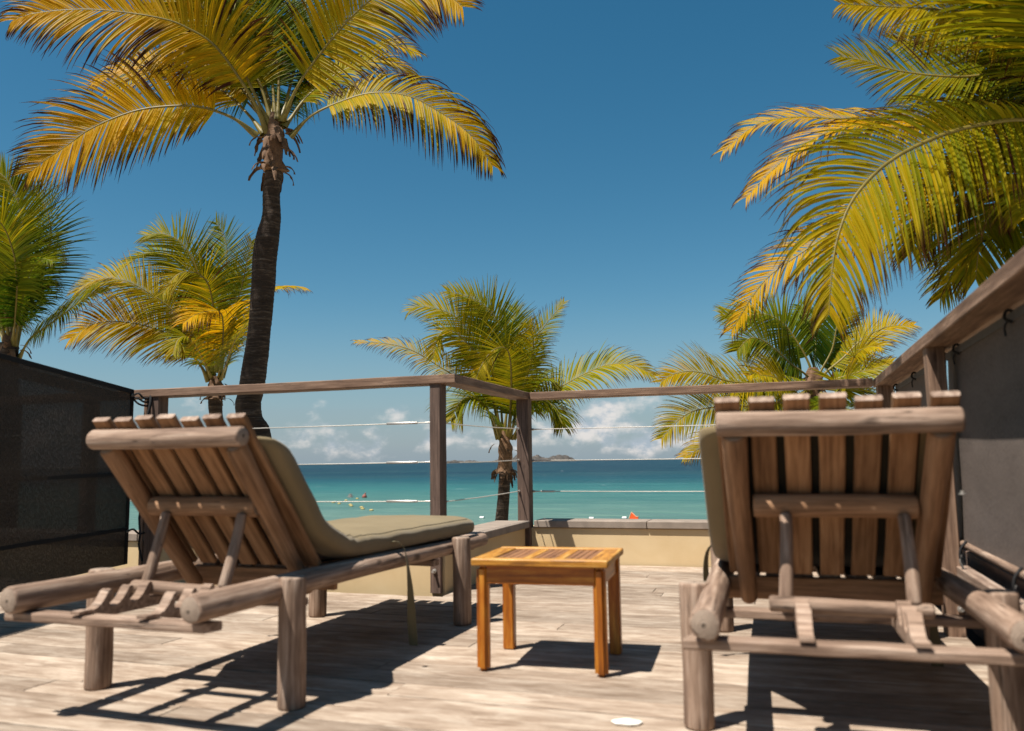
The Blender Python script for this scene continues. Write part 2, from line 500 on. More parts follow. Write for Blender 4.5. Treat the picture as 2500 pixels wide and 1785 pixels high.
def sea_mat():
    m_, n, p, out = material('sea water')
    gm = n.node('ShaderNodeNewGeometry')
    sp = n.node('ShaderNodeSeparateXYZ'); n.l.new(gm.outputs['Position'], sp.inputs[0])
    pos = gm.outputs['Position']
    big = n.noise(n.mapping(pos, (.004, .018, 0)), 1.0, 4, .55, .3)
    d = n.math('LOGARITHM', n.math('MAXIMUM', n.math('ADD', sp.outputs[1], n.math('MULTIPLY', n.math('SUBTRACT', big, .5), 60.0)), 12.0), 10.0)
    t = n.maprange(d, 1.3, 3.0)
    c = n.ramp(t, [(.0, (.14, .18, .14)), (.2, (.088, .148, .118)), (.34, (.050, .122, .100)), (.44, (.020, .095, .088)), (.53, (.003, .042, .052)), (.66, (.0006, .015, .024)), (1.0, (.0005, .013, .023))])
    # darker reef and sea-grass beds
    reef = n.noise(n.mapping(pos, (.006, .02, 0), (3.3, 8.2, 0)), 1.0, 5, .6, .4)
    rm = n.math('MULTIPLY', n.maprange(reef, .47, .60, 0, .8, True), n.maprange(t, .42, .56, 0.0, 1.0, True))
    c = n.mix(rm, c, (.0074, .0333, .0385))
    w1 = n.noise(n.mapping(pos, (.35, 1.0, 0)), .55, 5, .6, .5)
    w2 = n.noise(n.mapping(pos, (.06, .22, 0)), .5, 4, .6, .5)
    c = n.mix(n.maprange(w1, .50, .70, 0, .85), c, n.mix(1.0, c, (1.7, 1.45, 1.35), 'MULTIPLY'))
    c = n.mix(n.maprange(w2, .5, .34, 0, .6), c, n.mix(1.0, c, (.55, .72, .78), 'MULTIPLY'))
    # small breaking crests
    wc = n.noise(n.mapping(pos, (.11, .42, 0), (7, 2, 0)), .6, 6, .68, .6)
    far_ = n.maprange(t, .3, .55, 0.0, 1.0)
    foam = n.math('MULTIPLY', n.maprange(wc, .665, .705, 0.0, .85), far_)
    c = n.mix(foam, c, (.555, .5772, .5624))
    n.l.new(c, p.inputs['Base Color'])
    p.inputs['Roughness'].default_value = .30
    p.inputs['Specular IOR Level'].default_value = .035
    n.l.new(n.bump(n.math('ADD', w1, n.math('MULTIPLY', w2, 2.0)), .9, .5), p.inputs['Normal'])
    return m_
M_SEA = sea_mat()
M_SAND = plain('beach sand', (.4588, .3848, .2812), .95, 0, .12, 3.0, .1, .2)

# ------------------------------------------------------------------ setting: beach, sea, islands
def ground_sheet(name, pts, faces, mat):
    o = obj(name, mesh(pts, faces), mat); o['kind'] = 'structure'; return o
ground_sheet('beach', [(-400, -60, -2.75), (400, -60, -2.75), (400, 12, -2.75), (-400, 12, -2.75), (400, 24, -3.05), (-400, 24, -3.05), (400, 60, -4.0), (-400, 60, -4.0)],
             [(0, 1, 2, 3), (3, 2, 4, 5), (5, 4, 6, 7)], M_SAND)
ground_sheet('sea', [(-14000, 18, -3), (14000, 18, -3), (14000, 15000, -3), (-14000, 15000, -3)], [(0, 1, 2, 3)], M_SEA)

def island(name, cx, cy, wdt, hgt, bumps, seed, label):
    """rocky islet: height field over an ellipse, feet under the water"""
    r_ = random.Random(seed); nx, ny = 44, 14
    V = []; F = []
    for j in range(ny + 1):
        for i in range(nx + 1):
            u = i/nx*2-1; v = j/ny*2-1
            e = max(0.0, 1 - v*v)
            hh = sum(a*math.exp(-((u-c)/s)**2) for a, c, s in bumps) * e**.7
            hh *= max(0, 1-abs(u)**6)
            hh += hgt*.10*(math.sin(23*u+seed)+math.sin(41*u+7*v)+r_.uniform(-1, 1))*e*min(1, hh/hgt*2)
            V.append((cx+u*wdt/2, cy+v*wdt*.2, -3.5+hh*(1.0)))
    for j in range(ny):
        for i in range(nx):
            a = j*(nx+1)+i; F.append((a, a+1, a+nx+2, a+nx+1))
    o = obj(name, mesh(V, F, 40), M_ROCK)
    tag(o, label, 'island')
    return o
def rock_mat():
    m_, n, p, out = material('far rock')
    tcn = n.node('ShaderNodeTexCoord')
    f = n.noise(tcn.outputs['Object'], .12, 6, .65)
    c = n.ramp(f, [(.35, (.040, .042, .042)), (.6, (.095, .082, .072)), (.75, (.15, .125, .105))])
    n.l.new(c, p.inputs['Base Color']); p.inputs['Roughness'].default_value = 1.0; p.inputs['Specular IOR Level'].default_value = 0
    return m_
M_ROCK = rock_mat()
island('rocky_island', -723, 2400, 300, 22, [(15, -.62, .22), (24, -.25, .13), (15, .05, .1), (12, .38, .12), (17, .62, .14), (6, 0, .8)], 3, 'rocky islet on the horizon right beside the middle palm trunk')
island('low_island', -985, 2450, 170, 9, [(8, -.3, .4), (7, .4, .3)], 8, 'low dark strip of land on the horizon left of the rocky islet')

# ------------------------------------------------------------------ setting: deck boards
deck = empty('deck'); tag(deck, kind='structure')
BW, GAP = .142, .0075
k = 0
y = 5.905
while y > -1.2:
    y0 = y - BW
    xl = -7.0 if y < 4.45 else -1.87
    x = xl
    joints = []
    xx = xl + random.uniform(.8, 2.8)
    while xx < .62 - .5:
        joints.append(xx); xx += random.uniform(2.2, 3.8)
    ends = [xl] + joints + [.672]
    for a, b_ in zip(ends[:-1], ends[1:]):
        L = b_ - a - .004
        o = obj('plank', plank_mesh(L, BW - GAP, .026, k, n=4, wob=.0009, bev=.003), M_DECK, deck, Matrix.Translation(((a+b_)/2, y0 + BW/2, -.013 + random.uniform(-.0012, .0008))))
        k += 1
    y = y0
base = obj('deck_joists', box_mesh(8.2, 7.6, .05, 0), plain('dark underside', (.022, .018, .015), .9), deck, Matrix.Translation((-3.1, 2.0, -.07)))

# ------------------------------------------------------------------ low stucco walls with grey coping
def low_wall(name, x0, x1, y0, y1, label, coping_rect, joints):
    wl = empty(name, ((x0+x1)/2, (y0+y1)/2, 0)); tag(wl, label, 'wall', 'low stucco walls round the deck')
    cx, cy = (x0+x1)/2, (y0+y1)/2
    obj('wall_body', box_mesh(x1-x0, y1-y0, 3.256, .004), M_STUCCO, wl, Matrix.Translation((0, 0, .256-1.628)))
    a0, a1, b0, b1 = coping_rect
    horiz = (a1-a0) > (b1-b0)
    cuts = [a0 if horiz else b0] + joints + [a1 if horiz else b1]
    for p, q in zip(cuts[:-1], cuts[1:]):
        if horiz: sx, sy, mx, my = q-p-.004, b1-b0, (p+q)/2, (b0+b1)/2
        else: sx, sy, mx, my = a1-a0, q-p-.004, (a0+a1)/2, (p+q)/2
        obj('coping_slab', box_mesh(sx, sy, .05, .004), M_COPING, wl, Matrix.Translation((mx-cx, my-cy, .258+.025)))
    return wl
low_wall('low_wall', -7.0, -1.90, 4.462, 4.66, 'cream stucco wall with grey coping behind the left lounger', (-7.0, -2.04, 4.445, 4.69), [-5.6, -4.1, -2.9])
low_wall('low_wall', -2.06, -1.86, 4.664, 5.915, 'short shaded return of the stucco wall between the two middle posts', (-2.085, -1.825, 4.55, 5.88), [])
low_wall('low_wall', -2.06, .97, 5.918, 6.12, 'sunlit cream stucco wall with grey coping behind the side table', (-1.80, .97, 5.898, 6.15), [-.96, -.1])
kb = empty('low_wall', (.9, 2.2, 0)); tag(kb, 'shadowed low wall with a sunlit timber edge under the grey screen', 'wall')
obj('wall_body', box_mesh(.42, 7.4, 3.2, .004), M_POST, kb, Matrix.Translation((.075, 0, .35-1.6)))
for z in (.06, .165, .27): obj('board', plank_mesh(7.38, .02, .098, int(z*1000), n=10, wob=.0015), M_POST, kb, frame((-.148, -3.69, z), (-.148, 3.69, z)))
obj('timber_edge', plank_mesh(7.4, .052, .05, 71, n=12, wob=.002), M_SLATTOP, kb, frame((-.222, -3.7, .262), (-.222, 3.69, .262)))
obj('timber_prop', box_mesh(.05, 7.38, .066, .003), M_POST, kb, Matrix.Translation((-.222, 0, .204)))

# ------------------------------------------------------------------ railings
def cable(par, p0, p1, fit0=True, fit1=True, turn=None):
    p0 = Vector(p0); p1 = Vector(p1); n_ = 7
    pts = [p0.lerp(p1, i/(n_-1)) - Vector((0, 0, .004*math.sin(math.pi*i/(n_-1)))) for i in range(n_)]
    c = obj('cable', tube_mesh(pts, .0034, 6), M_CABLE, par)
    d = (p1-p0).normalized()
    for on, p, s in ((fit0, p0, 1), (fit1, p1, -1)):
        if on: obj('cable_ferrule', tube_mesh([p, p+d*s*.012, p+d*s*.0125, p+d*s*.05], [.0095, .0095, .0055, .0045], 10), M_STEEL, c)
    if turn:
        a, b_ = turn
        obj('turnbuckle', tube_mesh([p0.lerp(p1, a), p0.lerp(p1, a+.002), p0.lerp(p1, b_-.002), p0.lerp(p1, b_)], [.0045, .0072, .0072, .0045], 10), M_STEEL, c)
    return c
def post(par, x, y, z0, z1, wx=.072, wy=.095, mat=None):
    return obj('post', plank_mesh(z1-z0, wx, wy, int(x*100+y*37), n=6, wob=.0012, bev=.004), mat or M_POST, par, frame((x, y, z0), (x, y, z1), (0, -1, 0)))
ZT, ZB = 1.263, 1.210
rl = empty('railing'); tag(rl, 'long timber railing with steel cables standing on the wall behind the left lounger', 'railing', 'timber and cable railings')
obj('top_rail', plank_mesh(2.36, .14, ZT-ZB, 1, n=10, wob=.0016), M_RAIL, rl, Matrix.Translation((-3.0, 4.427+.07, (ZT+ZB)/2)))
post(rl, -1.951, 4.485, 0, ZB, .068, .096)
post(rl, -4.00, 4.485, 0, ZB, .082, .096)
post(rl, -4.60, 4.51, 0, ZB, .07, .09)
obj('top_rail', plank_mesh(2.8, .14, ZT-ZB, 5, n=10, wob=.0016), M_RAIL, rl, Matrix.Translation((-5.60, 4.427+.07, (ZT+ZB)/2)))
for z in (.985, .750, .520): cable(rl, (-1.985, 4.485, z), (-3.96, 4.485, z), turn=(.05, .155))
for z in (.985, .750, .520): cable(rl, (-4.04, 4.485, z), (-6.9, 4.485, z), False)
b = obj('bolt', tube_mesh([(-1.955, 4.437, .125), (-1.955, 4.428, .125), (-1.955, 4.427, .125), (-1.955, 4.405, .125)], [.013, .013, .008, .008], 10), M_STEEL, rl)

rr = empty('railing'); tag(rr, 'short timber railing running from the front post back to the post beside the middle palm', 'railing', 'timber and cable railings')
obj('top_rail', plank_mesh(1.455, .13, ZT-ZB, 2, n=8, wob=.0016), M_RAIL, rr, frame((-1.886, 4.572, (ZT+ZB)/2), (-1.886, 6.03, (ZT+ZB)/2)))
post(rr, -1.868, 5.92, 0, ZB, .094, .09)
for z in (.985, .750, .520): cable(rr, (-1.935, 4.535, z-.005), (-1.90, 5.874, z+.005))

rf = empty('railing'); tag(rf, 'timber railing with steel cables above the sunlit wall behind the side table', 'railing', 'timber and cable railings')
obj('top_rail', plank_mesh(2.39, .14, ZT-ZB, 3, n=10, wob=.0016), M_RAIL, rf, Matrix.Translation((-.62, 5.906+.07, (ZT+ZB)/2)))
for z in (.985, .750, .520): cable(rf, (-1.818, 5.96, z), (.60, 5.96, z), turn=(.025, .07) if z < .6 else None)

rs = empty('railing'); tag(rs, 'timber side railing rising towards the camera above the grey screen', 'railing', 'timber and cable railings')
obj('top_rail', plank_mesh(7.45, .16, ZT-ZB, 4, n=16, wob=.0016), M_RAIL, rs, frame((.668, -1.4, (ZT+ZB)/2), (.668, 6.046, (ZT+ZB)/2)))
post(rs, .65, 5.955, 0, ZB, .10, .085, M_RAIL)
post(rs, .634, 3.93, 0, ZB, .072, .10, M_RAIL)
post(rs, .65, 1.95, 0, ZB, .10, .10, M_RAIL)
post(rs, .65, 0.0, 0, ZB, .10, .10, M_RAIL)
obj('bolt', tube_mesh([(.655, 3.88, .115), (.655, 3.87, .115), (.655, 3.869, .115), (.655, 3.85, .115)], [.014, .014, .008, .008], 10), M_STEEL, rs)

# ------------------------------------------------------------------ privacy screens
def cloth_panel(p_top0, p_top1, p_bot0, p_bot1, nx, nz, sag, seed, th=.003, wr=.006):
    """woven panel between four corners, slack between its ties"""
    r_ = random.Random(seed); ph = [r_.uniform(0, 6.28) for _ in range(8)]
    a, b_, c, d = map(Vector, (p_top0, p_top1, p_bot0, p_bot1))
    nrm = (b_-a).cross(c-a).normalized()
    V = []; F = []
    for side in (0, 1):
        for j in range(nz+1):
            v = j/nz
            for i in range(nx+1):
                u = i/nx
                p = a.lerp(b_, u).lerp(c.lerp(d, u), v)
                e = math.sin(math.pi*u)*math.sin(math.pi*v)
                off = sag*e + wr*(math.sin(7*u+5*v+ph[0])*math.sin(4*v+ph[1]) + .6*math.sin(13*u-8*v+ph[2])*e + .5*math.sin(3*u+15*v+ph[3])*e)
                p = p + nrm*(off + side*th)
                p.z -= (.012*abs(math.sin(u*math.pi*6)))*(1-v)**6
                V.append(p)
    m1 = (nx+1)*(nz+1)
    for side in (0, 1):
        o_ = side*m1
        for j in range(nz):
            for i in range(nx):
                q = o_+j*(nx+1)+i; f = (q, q+1, q+nx+2, q+nx+1)
                F.append(f if side else tuple(reversed(f)))
    return mesh(V, F, 60)
def strip(name, p0, p1, wdt, nrm, mat, par, th=.004):
    return obj(name, box_mesh((Vector(p1)-Vector(p0)).length, th, wdt, 0.001), mat, par, frame(p0, p1, Vector(p1).__sub__(Vector(p0)).cross(Vector(nrm))))

ls = empty('privacy_screen', (-4.11, 4.38, 0)); tag(ls, 'dark see-through mesh screen tied to a post left of the left lounger', 'privacy screen')
SX = Vector((-4.13+4.11, .0, 0)); d_ls = Vector((.167, -1.0, .0))
def LS(t, z): return SX + d_ls*t + Vector((0, 0, z + (.085*t if z > .9 else -.012*t)))
obj('fabric_panel', cloth_panel(LS(0, 1.262), LS(3.6, 1.262), LS(0, .115), LS(3.6, .115), 60, 30, .03, 4), M_SCREENDARK, ls)
nL = Vector((1, .167, 0)).normalized()
strip('hem', LS(.0, 1.245)+nL*.014, LS(3.6, 1.245)+nL*.014, .03, nL, M_HEM, ls)
bar('hem', LS(.012, .118)+nL*.012, LS(.012, 1.25)+nL*.012, .03, .006, M_HEM, ls, up=nL, bev=.001)
for z_ in (.70, .345):
    bar('hem', LS(.02, z_)+nL*.020, LS(3.55, z_)+nL*.020, .004, .022, M_HEM, ls, bev=.001)
bar('screen_rail', LS(.1, 1.20)-nL*.06, LS(3.6, 1.20)-nL*.06, .08, .05, M_POST, ls, bev=.004)
for t_ in (1.42, 3.2): bar('screen_post', LS(t_, -.02)-nL*.08, LS(t_, 1.17)-nL*.08, .085, .085, M_POST, ls, up=nL)
for z, n_loop in ((1.22, 3), (.62, 1), (.33, 1)):
    for q in range(n_loop):
        a = LS(.012, z - q*.012)+nL*.02; e = Vector((.085, .085, z-.01-q*.03))
        pts = [a, a.lerp(e, .35)+Vector((.01, -.03, .016*(1-q))), a.lerp(e, .7)+Vector((.0, -.03, -.012)), e]
        obj('tie_cord', tube_mesh(smooth_path(pts, 12)[0], .0065, 6), M_BLACK, ls)
    g = obj('eyelet', tube_mesh([LS(.018, z)+nL*.016, LS(.018, z)+nL*.024], [.011, .011], 10), M_STEEL, ls)
obj('tie_cord', tube_mesh(smooth_path([(.085, .06, 1.24), (.10, .04, 1.16), (.085, .03, 1.05), (.09, .03, .95)], 14)[0], .010, 7), M_BLACK, ls)
obj('tie_cord', tube_mesh(smooth_path([(.075, .02, .62), (.085, .01, .5), (.08, .0, .42), (.10, -.01, .31), (.085, .0, .24), (.115, .0, .14)], 18)[0], .007, 7), M_BLACK, ls)
bar('timber_batten', (.045, .07, 0), (.045, .07, 1.2), .028, .03, M_RAIL, ls, up=(0, -1, 0))

gs = empty('privacy_screen', (.685, 2.9, 0)); tag(gs, 'grey mesh screen hanging under the side rail right of the right lounger', 'privacy screen')
def screen_panel(y0, y1, seed):
    obj('fabric_panel', cloth_panel((.030, y0-2.9, 1.196), (.030, y1-2.9, 1.196), (.010, y0-2.9, .378), (.010, y1-2.9, .378), 36, 24, -.010, seed, wr=.004), M_SCREENGREY, gs)
    obj('bottom_pole', log_mesh(y1-y0+.03, .015, .013, seed, n=8, k=10), [M_LOG, M_END], gs, frame((-.005, y0-2.9-.015, .378), (-.005, y1-2.9+.015, .378)))
    bar('hem', (.024, y0-2.9, 1.186), (.024, y1-2.9, 1.186), .005, .03, plain('grey hem', (.085, .08, .078), .85), gs, bev=.001)
screen_panel(.2, 4.10, 21)
screen_panel(4.13, 5.89, 22)
for yy in (5.80, 5.0, 4.1, 3.80, 2.95, 2.1):
    q = yy-2.9
    obj('tie_cord', tube_mesh(smooth_path([(.022, q, 1.165), (.002, q+.006, 1.182), (.012, q, 1.206), (.036, q-.006, 1.19), (.030, q, 1.17)], 16)[0], .0058, 6), M_BLACK, gs)
    obj('tie_cord', tube_mesh(smooth_path([(.012, q, 1.175), (.004, q+.018, 1.155), (.006, q+.022, 1.125)], 6)[0], .004, 5), M_BLACK, gs)
for yy in (3.78, 2.95, 2.2):
    q = yy-2.9
    obj('tie_cord', tube_mesh(smooth_path([(-.008, q, .40), (-.03, q, .37), (-.035, q, .335), (-.022, q, .305)], 8)[0], .0055, 6), M_BLACK, gs)
    obj('hook', tube_mesh(smooth_path([(-.03, q, .345), (-.036, q, .32), (-.026, q, .29)], 6)[0], .005, 6), M_STEEL, gs)

# ------------------------------------------------------------------ sun loungers
HINGE = Vector((0, .27, .36)); BD = Vector((0, -.654, .757)).normalized(); BN = Vector((0, .757, .654)).normalized()
def bk(x, s, off): return Vector((x, 0, 0)) + HINGE + BD*s + BN*off     # a point of the backrest: across, up along it, off its plane
CX = .02
def rack_mesh(th):
    """notched board: gentle rise from the rear, hooked drop into each notch"""
    prof = [(-.372, .000), (-.372, .008), (-.335, .009)]
    for tip in (-.262, -.182, -.102):
        prof += [(tip-.058, .006), (tip-.040, .012), (tip-.024, .025), (tip-.010, .044), (tip-.003, .054), (tip+.006, .058), (tip+.013, .054), (tip+.014, .046), (tip+.006, .032), (tip+.001, .018), (tip+.006, .008)]
    prof += [(-.06, .006), (.10, .008), (.13, .006), (.13, -.012), (.0, -.022), (-.24, -.022), (-.31, -.004)]
    V = [(-th/2, y, z) for y, z in prof] + [(th/2, y, z) for y, z in prof]
    k = len(prof)
    F = [tuple(range(k)), tuple(reversed(range(k, 2*k)))] + [((j+1) % k, j, j+k, (j+1) % k+k) for j in range(k)]
    bm = bmesh.new(); me0 = bpy.data.meshes.new('mesh'); me0.from_pydata(V, [], F); bm.from_mesh(me0)
    bmesh.ops.recalc_face_normals(bm, faces=bm.faces); bmesh.ops.triangulate(bm, faces=[f for f in bm.faces if len(f.verts) > 4])
    bm.to_mesh(me0); bm.free()
    me0.polygons.foreach_set('use_smooth', [True]*len(me0.polygons)); me0.set_sharp_from_angle(angle=R(40))
    return me0
def make_lounger(x, y, rz, label, seed, notch=0.0):
    t = empty('sun_lounger', (x, y, 0), rz)
    tag(t, label, 'sun lounger', 'rustic log sun loungers on the deck')
    LM = [M_LOG, M_END]
    for i, (sx, yy) in enumerate(((-1, 0), (1, 0), (-1, 1.345), (1, 1.345))):
        lg = log('leg', (sx*.390, yy, 0), (sx*.388, yy, .398), .0435, .042, LM, t, seed+i, n=8, bend=.002, wob=.04)
        sx_ = sx*.390
        obj('bolt', tube_mesh([(-.0, 0, 0), (.004, 0, 0), (.0045, 0, 0), (.012, 0, 0)], [.011, .011, .006, .006], 8), M_STEEL, lg, lg.matrix_local.inverted() @ Matrix.Translation((sx_+sx*.040, yy, .345)) @ Matrix.Rotation(0 if sx > 0 else math.pi, 4, 'Z'))
    for i, sx in enumerate((-1, 1)):
        log('side_rail', (sx*.334, -.405, .355), (sx*.333, 1.76, .352), .0385, .035, LM, t, seed+10+i, n=30, k=18, wob=.13, bend=.008)
    # cross planks under the rails
    obj('cross_plank', plank_mesh(.74, .062, .026, seed+20, n=8, wob=.002, skew=.25), M_LOG, t, Matrix.Translation((-.01, -.335, .303)))
    obj('cross_plank', plank_mesh(.72, .062, .024, seed+21, n=8, wob=.002), M_LOG, t, Matrix.Translation((.0, .10, .300)))
    obj('cross_plank', plank_mesh(.63, .030, .072, seed+22, n=8, wob=.002), M_LOGWARM, t, Matrix.Translation((0, .365, .335)))
    obj('cross_plank', plank_mesh(.70, .062, .026, seed+23, n=8, wob=.002), M_LOG, t, Matrix.Translation((0, 1.15, .303)))
    obj('cross_plank', plank_mesh(.62, .062, .026, seed+24, n=8, wob=.002), M_LOG, t, Matrix.Translation((0, 1.66, .318)))
    for i, xx in enumerate((-.123, .123)):
        obj('notched_rack', rack_mesh(.034), M_LOG, t, Matrix.Translation((CX+xx, 0, .322)))
    log('prop_rod', (CX-.205, -.068+notch, .353), (CX+.20, -.066+notch, .353), .021, .019, LM, t, seed+30, n=6, wob=.05)
    for i, xx in enumerate((-.157, .157)):
        log('prop_bar', (CX+xx, -.062+notch, .362), (CX+xx*.97, .014, .592), .019, .0165, [M_LOG, M_LOGWARM], t, seed+31+i, n=6, wob=.05)
    log('back_brace', bk(-.216, .334, -.006), bk(.216, .334, -.006), .035, .033, [M_LOGWARM, M_END], t, seed+40, n=6, wob=.05)
    for i, xx in enumerate((-.245, .245)):
        log('backrest_log', bk(xx*1.0, -.062, -.006), bk(xx*1.04, .60, -.004), .027, .034, [M_LOGWARM, M_END], t, seed+41+i, n=12, wob=.06, bend=.004)
    log('backrest_beam', bk(-.30, .636, -.003), bk(.302, .636, -.003), .034, .033, LM, t, seed+44, n=10, wob=.05, bend=.003)
    for i in range(7):
        xx = (i-3)*.0895
        L = .667 + random.Random(seed+50+i).uniform(-.008, .008)
        obj('backrest_slat', plank_mesh(L, .067, .022, seed+50+i, n=6, wob=.0016, twomat=True), [M_SLATTOP, M_SLATUND], t, frame(bk(xx, .015, .041), bk(xx, .015+L, .041), BN))
    for i in range(7):
        xx = (i-3)*.081
        obj('seat_slat', plank_mesh(1.40, .062, .02, seed+70+i, n=5, wob=.0016), M_SLATTOP, t, frame((xx, .37, .370), (xx, 1.77, .360)))
    return t
def copy_tree(o, parent=None):
    c = o.copy(); COL.objects.link(c)
    c.parent = parent
    for ch in list(o.children): copy_tree(ch, c)
    return c
L1 = make_lounger(-1.883, 2.297, -.023, 'weathered log sun lounger left of the side table, seen from behind its raised backrest', 100)
L2 = copy_tree(L1)
L2.location = (.121, 2.447, 0); L2.rotation_euler = (0, 0, .020)
L2['label'] = 'weathered log sun lounger between the side table and the grey screen'

# ------------------------------------------------------------------ lounger cushions
def cushion_mesh(W, T, seed):
    r_ = random.Random(seed); ph = [r_.uniform(0, 6.28) for _ in range(8)]
    # centre line of the pad in the lounger's side view (y, z)
    foot = Vector((0, 1.63, .376+T/2)); knee = Vector((0, .56, .384+T/2)); top = bk(0, .495, .055+T/2)
    path = [foot, foot.lerp(knee, .3), foot.lerp(knee, .6), foot.lerp(knee, .88), Vector((0, .50, .390+T/2)), Vector((0, .385, .418+T/2)), bk(0, .13, .060+T/2), bk(0, .25, .056+T/2), bk(0, .38, .055+T/2), top]
    P, tot = smooth_path([tuple(p) for p in path], 64)
    K = 40; V = []; F = []
    def ring(i, scale_w, scale_t, shift):
        c = Vector(P[i]); tg = Vector(P[min(i+1, 63)]-P[max(i-1, 0)]).normalized()
        nrm = tg.cross(Vector((1, 0, 0))).normalized()
        if nrm.z < 0 and abs(nrm.z) > .3: nrm = -nrm
        if nrm.y < 0 and i > 40: nrm = -nrm
        t = i/63.0
        for j in range(K):
            a = 2*math.pi*j/K
            ex = 5.5
            ca, sa = math.cos(a), math.sin(a)
            x = math.copysign(abs(ca)**(2/ex*1.0), ca)*W/2*scale_w
            zz = math.copysign(abs(sa)**(2/3.8), sa)*T/2*scale_t
            puff = 1 + .10*math.cos(x/W*math.pi)*(1 if zz > 0 else .2)
            wrk = .0022*math.sin(16*t*3+ph[0]+3*x)*math.sin(9*x*3+ph[1]) + .0012*math.sin(40*t+ph[2]+14*x) + .005*math.exp(-((t-.66)/.05)**2)*math.sin(150*t+9*math.sin(6*x))
            slant = -zz*1.7*max(0, (i-52)/11.0)
            V.append(c + tg*(shift+slant) + Vector((1, 0, 0))*x + nrm*(zz*puff+(wrk if zz > 0 else 0)))
    spec = [(0, .955, .35, -.030), (0, .985, .72, -.024), (0, .998, .93, -.010)] + [(i, 1, 1, 0) for i in range(1, 63)] + [(63, .998, .93, .010), (63, .985, .72, .024), (63, .955, .35, .030)]
    for s in spec: ring(*s)
    cushion_mesh.seams = [[V[q*K+jj] for q in range(3, len(spec)-3)] for jj in (4, 16)]
    n_ = len(spec)
    for i in range(n_-1):
        for j in range(K):
            a = i*K+j; b_ = i*K+(j+1) % K
            F.append((a, b_, b_+K, a+K))
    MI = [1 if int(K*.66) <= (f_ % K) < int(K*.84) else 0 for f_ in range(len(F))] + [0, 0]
    F.append(tuple(reversed(range(K)))); F.append(tuple((n_-1)*K+j for j in range(K)))
    bm = bmesh.new(); me = bpy.data.meshes.new('mesh'); me.from_pydata(V, [], F); me.polygons.foreach_set('material_index', MI); bm.from_mesh(me)
    bmesh.ops.recalc_face_normals(bm, faces=bm.faces); bm.to_mesh(me); bm.free()
    me.polygons.foreach_set('use_smooth', [True]*len(me.polygons))
    return me
def ribbon_mesh(pts, widths, dirs, th=.002):
    V = []; F = []
    P = [Vector(p) for p in pts]
    for i, p in enumerate(P):
        d_ = Vector(dirs[i]).normalized()*widths[i]/2
        tg = (P[min(i+1, len(P)-1)]-P[max(i-1, 0)]).normalized(); nn = tg.cross(d_).normalized()*th/2
        V += [p-d_-nn, p+d_-nn, p+d_+nn, p-d_+nn]
    for i in range(len(P)-1):
        for j in range(4): F.append((i*4+j, i*4+(j+1) % 4, i*4+4+(j+1) % 4, i*4+4+j))
    F += [(3, 2, 1, 0), tuple((len(P)-1)*4+j for j in range(4))]
    return mesh(V, F, 60)
def make_cushion(par_loc, rz, label, seed):
    c = empty('lounger_cushion', par_loc, rz); tag(c, label, 'cushion', 'olive lounger cushions')
    obj('pad', cushion_mesh(.665, .098, seed), [M_OLIVE, M_UNDERSHADE], c)
    for sm in cushion_mesh.seams: obj('seam', tube_mesh(sm, .0026, 5), M_SEAM, c)
    # pale reflective band sewn across the head end
    pts = [bk(x, .5275, .055+.049) for x in np.linspace(-.29, .29, 9)]
    obj('piping', tube_mesh(pts, .0055, 6), M_PIPING, c)
    # tie strap hanging from the side
    ctl = [(.325, .76, .43), (.352, .775, .432), (.372, .79, .405), (.380, .80, .36), (.384, .81, .30), (.386, .82, .235), (.388, .825, .15), (.390, .83, .08), (.393, .835, .012)]
    P, _ = smooth_path(ctl, 26)
    dirs = [Vector((math.sin(2.6*t-.9), math.cos(2.6*t-.9), .0)) for t in np.linspace(0, 1, 26)]
    wd = [.022]*8 + list(np.linspace(.024, .040, 18))
    obj('tie_strap', ribbon_mesh(P, wd, dirs), M_STRAP, c)
    ctl = [(-.325, .76, .43), (-.352, .775, .43), (-.376, .79, .40), (-.386, .80, .34), (-.386, .82, .25), (-.386, .825, .15)]
    P, _ = smooth_path(ctl, 18)
    obj('tie_strap', ribbon_mesh(P, [.024]*18, [Vector((math.sin(2*t), math.cos(2*t), 0)) for t in np.linspace(0, 1, 18)]), M_STRAP, c)
    return c
make_cushion(L1.location, L1.rotation_euler.z, 'olive green cushion lying on the lounger left of the side table, strap dangling', 5)
make_cushion(L2.location + Vector((-.028, 0, 0)), L2.rotation_euler.z, 'olive green cushion on the lounger beside the grey screen, mostly hidden by the backrest', 9)

# ------------------------------------------------------------------ side table
tb = empty('side_table', (-.868, 3.058, 0), .0596); tag(tb, 'small varnished orange teak side table with slatted top between the loungers', 'side table')
TW, TD, TH = .50, .428, .40
fw, fs, tt = .040, .070, .026
zt = TH - tt/2
for sy in (-1, 1): bar('top_frame', (-TW/2, sy*(TD/2-fw/2), zt), (TW/2, sy*(TD/2-fw/2), zt), fw, tt, M_TEAKWORN, tb, bev=.004)
for sx in (-1, 1): bar('top_frame', (sx*(TW/2-fs/2), -TD/2+fw+.001, zt), (sx*(TW/2-fs/2), TD/2-fw-.001, zt), fs, tt-.002, M_TEAKWORN, tb, bev=.003)
inner = TW-2*fs
for i, c in enumerate((-inner/6, inner/6)): bar('top_frame', (c, -TD/2+fw+.001, zt-.002), (c, TD/2-fw-.001, zt-.002), .034, tt-.006, M_TEAKWORN, tb, bev=.002)
segs = [(-inner/2, -inner/6-.017), (-inner/6+.017, inner/6-.017), (inner/6+.017, inner/2)]
for a, b_ in segs:
    ns = 4; wslat = (b_-a)/ns
    for i in range(ns):
        c = a+(i+.5)*wslat
        bar('top_slat', (c, -TD/2+fw-.004, zt-.001), (c, TD/2-fw+.004, zt-.001), wslat-(.0028 if i else .005), tt-.01, M_TEAKSLAT, tb, bev=.0015)
li = .036
